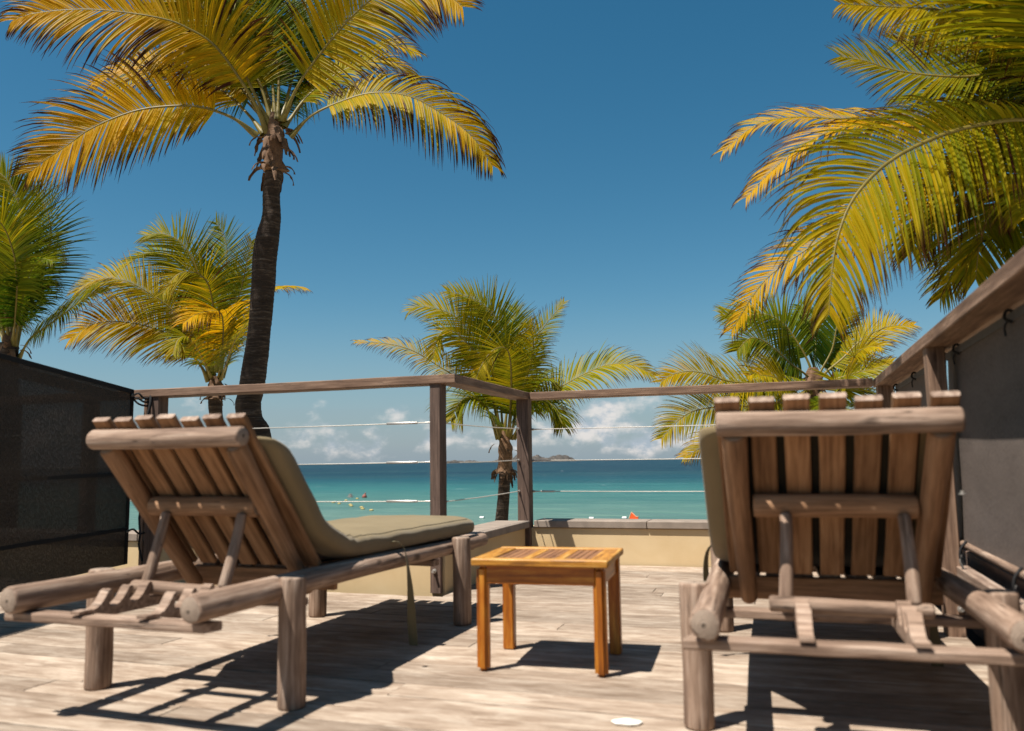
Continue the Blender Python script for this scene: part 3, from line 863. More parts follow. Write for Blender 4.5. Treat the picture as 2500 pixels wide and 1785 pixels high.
for sx in (-1, 1):
    for sy in (-1, 1):
        lx, ly = sx*(TW/2-li), sy*(TD/2-li)
        me = box_mesh(TH-tt-.001, .045, .045, .013 if sy < 0 else .004, 3)
        obj('leg', me, M_TEAK, tb, frame((lx, ly, 0), (lx, ly, TH-tt-.001), (0, -1, 0)))
az_ = TH-tt-.033
for sy in (-1, 1): bar('apron', (-TW/2+.051, sy*(TD/2-li+.004), az_), (TW/2-.051, sy*(TD/2-li+.004), az_), .018, .064, M_TEAK, tb, bev=.002)
for sx in (-1, 1): bar('apron', (sx*(TW/2-li+.004), -TD/2+.051, az_), (sx*(TW/2-li+.004), TD/2-.051, az_), .018, .064, M_TEAK, tb, bev=.002)
bar('shelf_batten', (-TW/2+.051, -TD/2+.046, az_-.026), (TW/2-.051, -TD/2+.046, az_-.026), .02, .014, M_TEAKWORN, tb, bev=.002)

# ------------------------------------------------------------------ small white shell on the boards
bm = bmesh.new(); bmesh.ops.create_icosphere(bm, subdivisions=3, radius=1)
for v in bm.verts:
    n3 = .12*math.sin(5*v.co.x+1)+.1*math.sin(7*v.co.y)
    v.co = Vector((v.co.x*.043*(1+n3), v.co.y*.024*(1+n3), max(-.3, v.co.z)*.009*(1-.35*(v.co.x > .1)) + .003))
me = bpy.data.meshes.new('mesh'); bm.to_mesh(me); bm.free(); me.polygons.foreach_set('use_smooth', [True]*len(me.polygons))
sh = obj('white_shell', me, plain('white shell', (.82, .78, .70), .5, 0, .1, 60)); sh.location = (-.465, 2.415, .001); sh.rotation_euler = (0, 0, .2)
tag(sh, 'flat white shell lying on the deck near the front edge of the photo', 'shell')

# ------------------------------------------------------------------ floats on the water
def ball_mesh(r_, sx=1, sz=1, subd=2):
    bm = bmesh.new(); bmesh.ops.create_icosphere(bm, subdivisions=subd, radius=r_)
    for v in bm.verts: v.co = Vector((v.co.x*sx, v.co.y, v.co.z*sz))
    me = bpy.data.meshes.new('mesh'); bm.to_mesh(me); bm.free(); me.polygons.foreach_set('use_smooth', [True]*len(me.polygons)); return me
M_BUOY = plain('faded red plastic', (.24, .075, .055), .5); M_WHITE = plain('white plastic', (.72, .72, .68), .5); M_ORANGE = plain('orange plastic', (.80, .10, .02), .45); M_YELLOW = plain('dull yellow float', (.34, .27, .10), .6)
bu = empty('mooring_buoy', (-43.86, 80.67, -3)); tag(bu, 'faded red mooring buoy afloat near the lower left cable', 'buoy')
obj('buoy_body', ball_mesh(.25, 1, 1.05), M_BUOY, bu, Matrix.Translation((0, 0, .12)))
obj('buoy_ring', tube_mesh([(.265*math.cos(a), .265*math.sin(a), .06) for a in np.linspace(0, 6.2832, 20)], .04, 6), M_BUOY, bu)
obj('buoy_eye', tube_mesh([(0, 0, .42), (.10, 0, .50), (.16, 0, .44), (.1, 0, .36)], .045, 6), M_BUOY, bu)
fl = [(-43.0, 77.5), (-42.2, 73.8), (-41.4, 70.0), (-39.6, 68.0), (-37.4, 66.2), (-36.3, 64.4), (-34.2, 62.4), (-33.0, 60.4), (-31.3, 58.7)]
sw = empty('swim_line', (-36.3, 64.4, -3)); tag(sw, 'short swim line of small yellowish floats trailing from the red buoy', 'swim line')
obj('rope', tube_mesh([(x+36.3, y-64.4, -.01) for x, y in fl], .02, 5), M_BLACK, sw)
fm = ball_mesh(.12, 1.6, .9)
for i, (x, y) in enumerate(fl): obj('float_ball', fm, M_YELLOW, sw, Matrix.Translation((x+36.3, y-64.4, .03)))
o = obj('line_float', ball_mesh(.17, 1.6, .7), M_YELLOW); o.location = (-48.07, 75.2, -2.95); tag(o, 'single dull yellow float on the water between cushion and red buoy', 'float')
for (x, y, lab) in ((-19.25, 51.4, 'white cylindrical float on the water between the front post and the middle palm trunk'), (-11.9, 51.6, 'white float just above the wall left of the orange float'), (-9.9, 52.2, 'tiny white float on the water beside the orange float')):
    f_ = empty('white_float', (x, y, -3)); tag(f_, lab, 'float', 'white floats near the beach')
    obj('float_body', tube_mesh([(-.15, 0, .05), (-.135, 0, .05), (.135, 0, .05), (.15, 0, .05)], [.05, .085, .085, .05], 10), M_WHITE, f_)
    obj('float_eye', tube_mesh([(.15, 0, .05), (.19, 0, .06)], [.02, .015], 6), M_BLACK, f_)
og = empty('orange_float', (-9.3, 51.8, -2.98)); tag(og, 'orange inflatable float with a raised pointed end on the water above the wall', 'float')
V = [(a*.55, b_*.55, c*.72) for a, b_, c in [(-.38, -.2, 0), (.62, -.2, 0), (.62, .2, 0), (-.38, .2, 0), (-.12, -.12, .56), (-.05, .12, .56), (.45, -.16, .16), (.45, .16, .16), (.66, -.1, .20), (.66, .1, .20)]]
obj('float_hull', mesh(V, [(3, 2, 1, 0), (0, 1, 8, 6, 4), (2, 3, 5, 7, 9), (0, 4, 5, 3), (4, 6, 7, 5), (6, 8, 9, 7), (1, 2, 9, 8)]), M_ORANGE, og)
obj('float_rim', tube_mesh([(-.22, -.121, .02), (-.07, -.07, .42), (.242, -.10, .137), (.368, -.06, .165)], .018, 6), plain('pale orange trim', (.85, .42, .22), .5), og)

# ------------------------------------------------------------------ coconut palms
FRONDS = {
 'big': [
  ([(-5.34,7.34,4.34),(-5.54,7.16,4.51),(-5.84,6.97,4.6),(-6.18,6.78,4.57),(-6.46,6.63,4.48),(-6.78,6.47,4.29),(-6.98,6.38,4.11),(-7.17,6.29,3.94),(-7.31,6.22,3.79)],(0.3,-0.91,0.16),0.86,0.62,0.95,0.42,0.14,104,1.0,1.0),
  ([(-5.23,7.37,4.37),(-5.28,7.17,4.67),(-5.49,6.83,5.13),(-5.72,6.62,5.3),(-5.93,6.46,5.36),(-6.29,6.21,5.37),(-6.58,6.02,5.34),(-6.89,5.82,5.25),(-7.04,5.72,5.15)],(0.29,-0.87,0.27),0.92,0.95,0.92,0.4,0.14,112,1.0,1.0),
  ([(-5.2,7.37,4.44),(-5.36,7.13,4.95),(-5.53,6.95,5.34),(-5.7,6.79,5.65),(-5.89,6.65,5.88),(-6.14,6.49,6.05),(-6.44,6.33,6.12)],(0.29,-0.87,0.27),0.75,0.45,0.7,0.2,0.14,90,1.0,1.0),
  ([(-5.16,7.38,4.48),(-5.48,7.57,5.26),(-5.68,7.66,5.84),(-5.84,7.75,6.44),(-6.01,7.84,7.08)],(-0.29,0.89,0.45),0.85,0.2,0.05,0.05,0.14,84,1.0,1.0),
  ([(-5.12,7.39,4.51),(-5.16,7.45,5.07),(-5.26,7.46,5.63),(-5.36,7.46,6.11),(-5.5,7.43,6.57)],(0.29,-0.87,0.27),0.5,0.3,0.25,0.1,0.14,80,1.0,1.0),
  ([(-5.07,7.41,4.51),(-4.77,7.27,4.82),(-4.38,7.17,5.13),(-4.02,7.11,5.38),(-3.66,7.07,5.54),(-3.31,7.08,5.56),(-3.0,7.1,5.4),(-2.81,7.11,5.22)],(0.31,-0.93,0.06),0.92,0.5,0.8,0.35,0.14,108,1.0,1.0),
  ([(-4.99,7.45,4.32),(-4.74,7.46,4.53),(-4.41,7.51,4.66),(-4.05,7.57,4.73),(-3.66,7.66,4.67),(-3.31,7.76,4.46),(-3.01,7.85,4.2),(-2.8,7.92,3.86)],(0.25,-0.75,0.51),0.78,2.0,0.75,0.55,0.14,92,1.0,1.0),
  ([(-5.09,7.4,4.48),(-5.09,7.63,5.14),(-5.08,7.78,5.71),(-5.11,7.9,6.31),(-5.24,7.99,7.04)],(-0.27,0.82,0.6),0.8,0.2,0.1,0.1,0.14,80,1.0,1.0),
  ([(-5.2,7.37,4.44),(-5.72,7.53,4.95),(-6.19,7.6,5.31),(-6.79,7.64,5.52),(-7.37,7.68,5.55),(-7.86,7.75,5.39)],(0.11,-0.32,0.9),0.65,0.9,0.55,0.4,0.14,80,1.0,1.0),
  ([(-5.06,7.42,4.43),(-4.95,7.93,5.11),(-4.71,8.34,5.63),(-4.41,8.7,5.91),(-4.16,9.02,5.9)],(0.05,-0.16,0.96),0.6,1.0,0.5,0.4,0.14,70,1.0,1.0),
  ([(-5.24,7.36,4.44),(-5.73,7.42,5.15),(-6.15,7.42,5.72),(-6.41,7.41,6.01),(-6.62,7.4,6.4)],(-0.2,0.61,0.84),0.8,0.4,0.15,0.15,0.14,80,1.0,1.0),
  ([(-5.15,7.39,4.44),(-5.64,7.71,5.13),(-6.04,7.94,5.82),(-6.51,8.08,6.4),(-6.78,8.16,6.74)],(-0.16,0.47,0.92),0.8,0.4,0.03,0.1,0.14,76,1.0,1.0),
  ([(-5.08,7.41,4.43),(-5.15,7.77,4.94),(-5.12,8.09,5.45),(-5.14,8.32,5.91),(-5.2,8.51,6.38)],(-0.16,0.47,0.92),0.8,0.5,0.2,0.2,0.14,76,1.0,1.0),
  ([(-5.27,7.36,4.36),(-5.49,7.36,4.63),(-5.82,7.34,4.94),(-6.25,7.29,5.18),(-6.68,7.23,5.33),(-7.09,7.18,5.36),(-7.47,7.16,5.24)],(0.25,-0.75,0.51),0.7,0.8,0.85,0.4,0.14,86,1.0,1.0),
  ([(-5.18,7.38,4.46),(-5.34,7.35,4.97),(-5.6,7.28,5.41),(-5.96,7.18,5.67),(-6.38,7.08,5.86),(-6.75,7.0,5.86)],(0.26,-0.8,0.43),0.8,0.7,0.65,0.25,0.14,84,1.0,1.0),
  ([(-5.05,7.42,4.43),(-4.88,7.58,4.82),(-4.61,7.75,5.12),(-4.31,7.94,5.31),(-4.05,8.1,5.32),(-3.86,8.25,5.17)],(0.2,-0.61,0.69),0.6,1.1,0.6,0.4,0.14,76,1.0,1.0),
  ([(-5.14,7.38,4.51),(-5.26,7.43,5.16),(-5.5,7.42,5.79),(-5.87,7.35,6.32),(-6.31,7.26,6.64)],(-0.24,0.72,0.73),0.85,0.4,0.35,0.15,0.14,84,1.0,1.0),
  ([(-5.11,7.39,4.48),(-5.69,8.01,5.16),(-6.18,8.4,5.68),(-6.6,8.63,5.95)],(-0.11,0.32,0.98),0.7,0.6,0.03,0.1,0.14,60,1.0,1.0),
 ],
 'far': [
  ([(-8.01,6.73,2.09),(-7.69,6.48,2.47),(-7.53,6.33,2.74),(-7.43,6.19,2.96),(-7.39,6.03,3.18),(-7.44,5.91,3.26),(-7.53,5.8,3.22)],(0.28,-0.85,0.33),0.648,0.5,0.3,0.05,0.14,87,1.0,0.82),
  ([(-8.04,6.72,2.09),(-7.98,6.74,2.7),(-7.94,6.74,3.24),(-7.98,6.71,3.61),(-8.12,6.66,3.94),(-8.31,6.59,4.12)],(0.28,-0.85,0.33),0.675,0.35,0.35,0.1,0.14,87,1.0,0.82),
  ([(-7.99,6.74,2.08),(-7.89,6.86,2.75),(-7.79,6.93,3.21),(-7.79,6.94,3.48),(-7.91,6.92,3.78),(-8.15,6.87,4.05)],(-0.27,0.82,0.6),0.495,0.35,0.1,0.15,0.14,87,1.0,0.82),
  ([(-7.95,6.77,1.95),(-7.76,6.73,2.15),(-7.53,6.73,2.27),(-7.25,6.73,2.42),(-6.96,6.74,2.57),(-6.75,6.76,2.64)],(0.2,-0.61,0.69),0.495,0.8,0.35,0.35,0.14,87,1.0,0.82),
  ([(-7.99,6.74,2.07),(-8.1,6.94,2.75),(-8.06,7.08,3.19),(-7.98,7.16,3.35),(-7.94,7.25,3.24)],(0.05,-0.16,0.96),0.522,1.2,0.15,0.15,0.14,87,1.0,0.82),
  ([(-7.99,6.74,2.07),(-7.69,6.54,2.49),(-7.47,6.43,2.78),(-7.28,6.39,2.91),(-7.11,6.4,2.88)],(0.11,-0.32,0.9),0.495,1.0,0.1,0.15,0.14,87,1.0,0.82),
  ([(-8.05,6.72,2.09),(-7.97,6.54,2.66),(-7.99,6.4,3.1),(-8.13,6.27,3.36),(-8.37,6.13,3.41)],(0.22,-0.66,0.64),0.72,0.5,0.3,0.1,0.14,87,1.0,0.82),
  ([(-8.07,6.71,2.09),(-8.06,6.54,2.51),(-8.22,6.37,2.8),(-8.45,6.23,2.85),(-8.63,6.13,2.7)],(0.16,-0.47,0.81),0.72,0.9,0.3,0.2,0.14,87,1.0,0.82),
  ([(-8.05,6.72,2.09),(-8.52,7.09,2.98),(-8.87,7.31,3.76),(-9.08,7.39,4.17),(-9.24,7.42,4.38)],(-0.27,0.82,0.6),0.72,0.3,0.2,0.05,0.14,87,1.0,0.82),
  ([(-8.07,6.71,2.09),(-8.54,6.89,2.45),(-8.94,6.96,2.57),(-9.46,7.05,2.5)],(0.0,0.0,1.0),0.63,1.2,0.4,0.3,0.14,87,1.0,0.82),
 ],
 'two': [
  ([(-7.98,9.94,1.97),(-8.02,9.83,2.17),(-8.14,9.69,2.39),(-8.37,9.49,2.64),(-8.66,9.29,2.76),(-8.98,9.1,2.8),(-9.23,8.97,2.74),(-9.46,8.85,2.55)],(0.26,-0.78,0.46),0.754,0.6,0.75,0.3,0.14,104,1.0,0.82),
  ([(-7.94,9.94,2.04),(-8.08,9.7,2.63),(-8.33,9.49,3.02),(-8.56,9.33,3.22),(-8.81,9.17,3.38),(-9.08,9.04,3.42),(-9.31,8.93,3.33),(-9.45,8.87,3.2)],(0.22,-0.66,0.64),0.697,0.7,0.6,0.25,0.14,104,1.0,0.82),
  ([(-7.92,9.94,2.11),(-8.15,9.96,3.0),(-8.35,9.92,3.54),(-8.63,9.86,3.87),(-8.91,9.8,3.97),(-9.25,9.75,3.9),(-9.55,9.73,3.69)],(0.2,-0.61,0.69),0.779,0.5,0.35,0.15,0.14,91,1.0,0.82),
  ([(-7.91,9.94,2.11),(-8.03,9.87,3.19),(-8.2,9.79,3.79),(-8.41,9.71,4.08),(-8.66,9.63,4.19),(-8.92,9.57,4.16)],(0.25,-0.76,0.49),0.738,0.35,0.35,0.1,0.14,91,1.0,0.82),
  ([(-7.86,9.96,2.11),(-7.57,9.54,2.68),(-7.42,9.24,3.11),(-7.42,9.08,3.3),(-7.52,8.93,3.36),(-7.63,8.78,3.27),(-7.7,8.63,3.0)],(0.28,-0.85,0.33),0.615,0.6,0.5,0.1,0.14,85,1.0,0.82),
  ([(-7.84,9.97,2.11),(-7.95,10.1,3.01),(-7.93,10.21,3.88),(-8.0,10.23,4.24),(-8.16,10.21,4.48)],(-0.27,0.82,0.6),0.697,0.2,0.2,0.05,0.14,72,1.0,0.82),
  ([(-7.81,9.98,2.04),(-7.49,9.78,2.86),(-7.29,9.72,3.24),(-7.14,9.64,3.63),(-7.03,9.59,3.91)],(0.27,-0.81,0.42),0.508,0.5,0.4,0.15,0.14,83,1.0,0.82),
  ([(-7.78,10.0,2.02),(-7.5,10.09,2.86),(-7.24,10.18,3.23),(-7.0,10.27,3.35),(-6.8,10.35,3.37),(-6.67,10.41,3.34)],(0.08,-0.24,0.94),0.615,1.2,0.6,0.3,0.14,78,1.0,0.82),
  ([(-7.82,9.98,2.04),(-7.36,9.44,2.44),(-7.16,9.18,2.66),(-7.08,9.01,2.78),(-7.12,8.84,2.77),(-7.17,8.6,2.67),(-7.19,8.43,2.54)],(0.2,-0.59,0.7),0.697,1.2,0.85,0.3,0.14,83,1.0,0.82),
  ([(-7.8,9.99,2.0),(-7.15,9.38,2.38),(-6.79,9.11,2.56),(-6.66,9.02,2.62)],(0.2,-0.61,0.69),0.492,1.1,0.4,0.2,0.14,59,1.0,0.82),
  ([(-7.9,9.95,2.06),(-8.47,10.32,2.97),(-8.9,10.39,3.31),(-9.28,10.43,3.44),(-9.62,10.5,3.29)],(0.05,-0.16,0.96),0.697,0.9,0.2,0.1,0.14,78,1.0,0.82),
  ([(-7.93,9.95,2.02),(-7.77,9.45,2.36),(-7.76,9.2,2.51),(-7.8,9.07,2.46),(-7.75,8.92,2.24)],(0.16,-0.47,0.81),0.615,1.2,0.4,0.3,0.14,72,1.0,0.82),
  ([(-7.82,9.98,2.04),(-8.01,10.32,2.82),(-8.06,10.54,3.43),(-8.07,10.64,3.76),(-8.16,10.69,3.99)],(-0.2,0.61,0.84),0.615,0.5,0.15,0.1,0.14,72,1.0,0.82),
 ],
 'mid': [
  ([(-3.99,11.37,1.07),(-4.11,11.22,1.51),(-4.37,11.05,1.87),(-4.73,10.87,2.14),(-5.06,10.7,2.36),(-5.4,10.55,2.46),(-5.81,10.38,2.49)],(0.2,-0.61,0.69),0.425,0.95,0.7,0.45,0.14,93,1.0,0.82),
  ([(-3.96,11.37,1.09),(-3.96,11.01,1.72),(-4.02,10.76,2.16),(-4.14,10.59,2.38),(-4.28,10.44,2.54),(-4.42,10.33,2.55),(-4.49,10.27,2.38),(-4.51,10.21,2.14)],(0.26,-0.78,0.46),0.595,0.4,0.45,0.1,0.14,91,1.0,0.82),
  ([(-3.94,11.38,1.09),(-4.07,11.27,1.97),(-4.27,11.16,2.53),(-4.47,11.07,2.83),(-4.72,10.98,2.98),(-5.03,10.88,3.04),(-5.18,10.84,2.97)],(0.24,-0.71,0.57),0.663,0.45,0.45,0.15,0.14,96,1.0,0.82),
  ([(-3.91,11.39,1.09),(-3.84,11.43,1.86),(-3.92,11.4,2.64),(-4.09,11.34,2.99),(-4.37,11.26,3.19),(-4.71,11.17,3.3)],(0.27,-0.81,0.42),0.663,0.2,0.4,0.1,0.14,96,1.0,0.82),
  ([(-3.92,11.39,1.09),(-4.0,11.48,1.87),(-4.1,11.51,2.57),(-4.27,11.49,2.98),(-4.45,11.46,3.03),(-4.61,11.47,2.9)],(-0.24,0.72,0.73),0.68,0.4,0.1,0.1,0.14,78,1.0,0.82),
  ([(-3.85,11.41,1.09),(-3.73,11.44,1.85),(-3.54,11.49,2.37),(-3.3,11.56,2.74),(-3.01,11.65,3.1)],(0.24,-0.71,0.57),0.425,0.4,0.4,0.3,0.14,85,1.0,0.82),
  ([(-3.86,11.41,1.07),(-3.65,10.96,1.59),(-3.54,10.66,1.99),(-3.51,10.47,2.22),(-3.57,10.38,2.28),(-3.68,10.25,2.21),(-3.77,10.08,1.99),(-3.81,9.96,1.77)],(0.28,-0.85,0.33),0.595,0.6,0.5,0.1,0.14,93,1.0,0.82),
  ([(-3.83,11.42,1.08),(-3.5,11.02,1.7),(-3.29,10.79,2.1),(-3.2,10.62,2.39),(-3.23,10.48,2.59)],(0.25,-0.76,0.49),0.527,0.8,0.45,0.2,0.14,78,1.0,0.82),
  ([(-3.77,11.44,1.07),(-3.44,11.39,1.46),(-3.09,11.39,1.76),(-2.63,11.43,2.0),(-2.31,11.47,2.1),(-1.99,11.53,2.07),(-1.7,11.6,1.91)],(0.2,-0.59,0.7),0.612,0.8,0.5,0.25,0.14,98,1.0,0.82),
  ([(-3.97,11.37,1.07),(-3.99,11.04,1.43),(-4.13,10.79,1.64),(-4.28,10.63,1.59),(-4.37,10.47,1.31)],(0.16,-0.47,0.81),0.68,1.1,0.35,0.15,0.14,78,1.0,0.82),
  ([(-3.79,11.43,1.07),(-3.5,11.21,1.47),(-3.25,11.15,1.59),(-3.04,11.13,1.47),(-2.92,11.07,1.19)],(0.13,-0.4,0.86),0.595,1.2,0.3,0.2,0.14,78,1.0,0.82),
  ([(-3.83,11.42,1.08),(-3.61,11.27,1.61),(-3.36,11.24,1.86),(-3.16,11.26,1.9),(-3.05,11.27,1.77)],(0.11,-0.32,0.9),0.637,1.1,0.3,0.2,0.14,78,1.0,0.82),
  ([(-3.85,11.41,1.07),(-3.85,11.67,1.65),(-3.86,11.86,2.25),(-3.89,11.99,2.74),(-3.96,12.07,3.17)],(-0.2,0.61,0.84),0.637,0.3,0.25,0.1,0.14,78,1.0,0.82),
 ],
 'rgt': [
  ([(0.37,10.62,1.64),(0.27,10.44,1.74),(0.1,10.22,1.86),(-0.06,9.99,2.01),(-0.22,9.81,2.11),(-0.34,9.69,2.1),(-0.47,9.56,1.95)],(0.26,-0.8,0.43),0.616,0.35,0.32,0.06,0.14,91,1.0,0.82),
  ([(0.38,10.62,1.66),(0.32,10.61,1.9),(0.21,10.58,2.14),(0.05,10.54,2.39),(-0.17,10.48,2.51),(-0.45,10.43,2.49),(-0.68,10.37,2.53)],(0.24,-0.71,0.57),0.581,0.5,0.35,0.12,0.14,93,1.0,0.82),
  ([(0.39,10.62,1.66),(0.48,10.68,1.82),(0.61,10.75,2.06),(0.69,10.8,2.37),(0.8,10.85,2.66)],(-0.28,0.83,0.57),0.528,0.25,0.12,0.05,0.14,85,1.0,0.82),
  ([(0.39,10.62,1.65),(0.55,10.7,1.8),(0.73,10.78,1.95),(0.96,10.87,2.17),(1.27,11.0,2.33),(1.6,11.15,2.36)],(0.22,-0.66,0.64),0.458,0.4,0.65,0.35,0.14,91,1.0,0.82),
  ([(0.43,10.65,1.52),(0.59,10.42,1.46),(0.69,10.24,1.57),(0.74,9.99,1.74),(0.8,9.79,1.87),(0.91,9.65,1.93),(1.03,9.53,1.91)],(0.26,-0.78,0.46),0.581,0.7,0.55,0.25,0.14,85,1.0,0.82),
  ([(0.36,10.62,1.63),(0.24,10.36,1.67),(0.09,10.11,1.7),(-0.05,9.89,1.73),(-0.21,9.64,1.72),(-0.36,9.42,1.65)],(0.22,-0.66,0.64),0.44,0.4,0.55,0.25,0.14,78,1.0,0.82),
  ([(0.37,10.63,1.55),(0.24,10.23,1.43),(0.14,9.98,1.43),(0.04,9.64,1.53),(-0.08,9.29,1.61),(-0.23,8.94,1.61)],(0.26,-0.78,0.46),0.546,0.6,0.55,0.2,0.14,78,1.0,0.82),
  ([(0.41,10.63,1.63),(0.62,10.63,1.68),(0.87,10.64,1.75),(1.08,10.66,1.79),(1.27,10.67,1.86)],(0.18,-0.54,0.75),0.44,0.8,0.5,0.4,0.14,78,1.0,0.82),
  ([(0.38,10.62,1.64),(0.39,10.89,1.93),(0.44,11.08,2.18),(0.4,11.27,2.5),(0.28,11.41,2.76)],(-0.24,0.72,0.73),0.581,0.3,0.1,0.05,0.14,78,1.0,0.82),
  ([(0.42,10.64,1.58),(0.66,10.8,1.55),(0.91,10.94,1.55),(1.08,11.05,1.5),(1.15,11.12,1.36)],(0.16,-0.47,0.81),0.484,0.9,0.2,0.1,0.14,72,1.0,0.82),
  ([(0.33,10.61,1.6),(-0.06,10.31,1.59),(-0.32,10.12,1.62),(-0.61,9.92,1.65),(-0.84,9.74,1.73),(-1.05,9.6,1.75),(-1.21,9.49,1.7),(-1.32,9.42,1.62)],(0.25,-0.76,0.49),0.51,0.45,0.62,0.15,0.14,109,1.0,0.82),
  ([(0.34,10.62,1.56),(0.01,10.32,1.42),(-0.29,10.09,1.35),(-0.57,9.87,1.35),(-0.78,9.71,1.33),(-0.99,9.55,1.28),(-1.15,9.43,1.17),(-1.32,9.29,0.97)],(0.27,-0.82,0.4),0.528,0.5,0.5,0.1,0.14,109,1.0,0.82),
  ([(0.34,10.62,1.55),(0.08,10.45,1.36),(-0.23,10.28,1.2),(-0.53,10.12,1.05),(-0.82,9.97,0.93),(-1.14,9.8,0.76)],(0.2,-0.61,0.69),0.484,0.9,0.62,0.3,0.14,91,1.0,0.82),
  ([(0.34,10.62,1.58),(0.06,10.63,1.58),(-0.22,10.62,1.57),(-0.47,10.61,1.55),(-0.66,10.62,1.43)],(0.2,-0.59,0.7),0.528,0.8,0.5,0.2,0.14,83,1.0,0.82),
  ([(0.42,10.64,1.55),(0.51,10.31,1.4),(0.6,10.02,1.24),(0.63,9.71,1.04)],(0.22,-0.66,0.64),0.528,0.8,0.32,0.2,0.14,72,1.0,0.82),
 ],
 'near': [
  ([(1.95,5.73,2.53),(1.69,5.47,2.66),(1.41,5.26,2.67),(1.12,5.06,2.6),(0.86,4.88,2.49),(0.61,4.71,2.33),(0.42,4.57,2.12),(0.32,4.48,1.9),(0.27,4.41,1.68),(0.24,4.34,1.45)],(0.29,-0.89,0.23),0.7,1.3,0.56,0.28,0.14,148,0.35,0.68),
  ([(1.93,5.72,2.54),(1.57,5.65,2.82),(1.18,5.57,2.84),(0.78,5.49,2.85),(0.4,5.41,2.89),(0.17,5.35,2.91),(-0.07,5.31,2.88),(-0.29,5.28,2.72)],(0.2,-0.61,0.69),0.4,0.8,0.85,0.45,0.14,108,1.0,0.78),
  ([(1.95,5.73,2.54),(1.59,5.54,2.71),(1.13,5.34,2.7),(0.73,5.18,2.69),(0.45,5.06,2.69),(0.21,4.97,2.59),(0.01,4.91,2.43),(-0.15,4.86,2.26)],(0.16,-0.47,0.81),0.45,1.0,0.95,0.5,0.14,108,1.0,0.78),
  ([(1.98,5.74,2.5),(1.55,5.64,2.58),(1.15,5.55,2.52),(0.75,5.47,2.34),(0.4,5.41,2.17),(0.15,5.36,2.02),(-0.08,5.33,1.85),(-0.29,5.32,1.55)],(0.2,-0.61,0.69),0.42,0.7,0.85,0.4,0.14,108,1.0,0.78),
  ([(1.93,5.71,2.6),(1.7,5.66,2.95),(1.45,5.59,3.09),(1.12,5.52,3.1),(0.79,5.44,3.16),(0.61,5.39,3.23),(0.45,5.35,3.27)],(0.28,-0.84,0.35),0.5,0.3,0.45,0.25,0.14,96,1.0,0.78),
  ([(1.93,5.71,2.61),(1.72,5.49,3.04),(1.47,5.32,3.26),(1.2,5.18,3.32),(0.94,5.05,3.33),(0.68,4.93,3.33),(0.43,4.81,3.33)],(0.28,-0.84,0.35),0.55,0.7,0.6,0.25,0.14,100,1.0,0.78),
  ([(1.96,5.72,2.6),(1.75,5.84,2.97),(1.52,5.87,3.1),(1.26,5.89,3.17),(1.06,5.91,3.16),(0.87,5.93,3.17)],(0.16,-0.47,0.81),0.55,0.5,0.15,0.15,0.14,88,1.0,0.78),
  ([(1.95,5.72,2.59),(1.77,5.76,3.09),(1.57,5.75,3.29),(1.31,5.72,3.39),(1.04,5.69,3.45),(0.83,5.67,3.46)],(0.29,-0.87,0.27),0.5,0.25,0.35,0.2,0.14,88,1.0,0.78),
  ([(2.0,5.75,2.5),(1.75,5.72,2.55),(1.5,5.69,2.49),(1.31,5.7,2.28),(1.23,5.73,2.06),(1.2,5.77,1.85)],(0.2,-0.61,0.69),0.6,0.9,0.3,0.25,0.14,96,1.0,0.78),
  ([(2.0,5.76,2.45),(1.76,5.85,2.22),(1.51,5.87,2.11),(1.31,5.86,2.14),(1.15,5.88,2.02),(1.02,5.94,1.77)],(0.16,-0.47,0.81),0.42,0.7,0.35,0.2,0.14,88,1.0,0.78),
  ([(2.0,5.75,2.5),(1.73,5.82,2.71),(1.42,5.85,2.74),(1.16,5.9,2.6),(0.97,5.97,2.38),(0.89,6.06,2.13)],(0.2,-0.61,0.69),0.62,0.9,0.35,0.35,0.14,96,1.0,0.78),
  ([(1.98,5.73,2.61),(1.87,5.54,3.04),(1.72,5.39,3.33),(1.52,5.25,3.55),(1.2,5.08,3.63),(0.88,4.93,3.58)],(0.26,-0.8,0.43),0.6,0.7,0.4,0.2,0.14,88,1.0,0.78),
  ([(1.98,5.73,2.6),(1.91,6.02,3.07),(1.77,6.14,3.34),(1.62,6.21,3.43),(1.47,6.29,3.41),(1.36,6.39,3.3)],(0.11,-0.32,0.9),0.6,0.9,0.1,0.1,0.14,88,1.0,0.78),
  ([(1.98,5.73,2.6),(1.81,5.88,3.28),(1.63,5.91,3.63),(1.51,5.91,3.82),(1.32,5.91,3.94),(1.11,5.91,3.95)],(0.16,-0.47,0.81),0.6,0.8,0.3,0.15,0.14,88,1.0,0.78),
  ([(2.01,5.74,2.56),(1.92,6.34,3.41),(1.78,6.5,3.71),(1.64,6.59,3.75),(1.54,6.73,3.66)],(0.0,0.0,1.0),0.6,1.0,0.1,0.15,0.14,84,1.0,0.78),
  ([(1.98,5.74,2.53),(1.85,5.73,2.75),(1.68,5.7,2.88),(1.46,5.65,2.95),(1.23,5.62,2.96),(1.06,5.6,2.87)],(0.26,-0.8,0.43),0.55,0.9,0.45,0.25,0.14,88,1.0,0.78),
  ([(1.98,5.73,2.61),(1.9,5.69,2.93),(1.8,5.65,3.25),(1.64,5.59,3.46),(1.44,5.53,3.52),(1.23,5.48,3.44)],(0.28,-0.84,0.35),0.6,0.8,0.35,0.15,0.14,88,1.0,0.78),
  ([(1.99,5.74,2.53),(1.84,5.59,2.57),(1.65,5.44,2.49),(1.47,5.29,2.3),(1.36,5.16,2.07)],(0.26,-0.8,0.43),0.6,1.1,0.4,0.2,0.14,84,1.0,0.78),
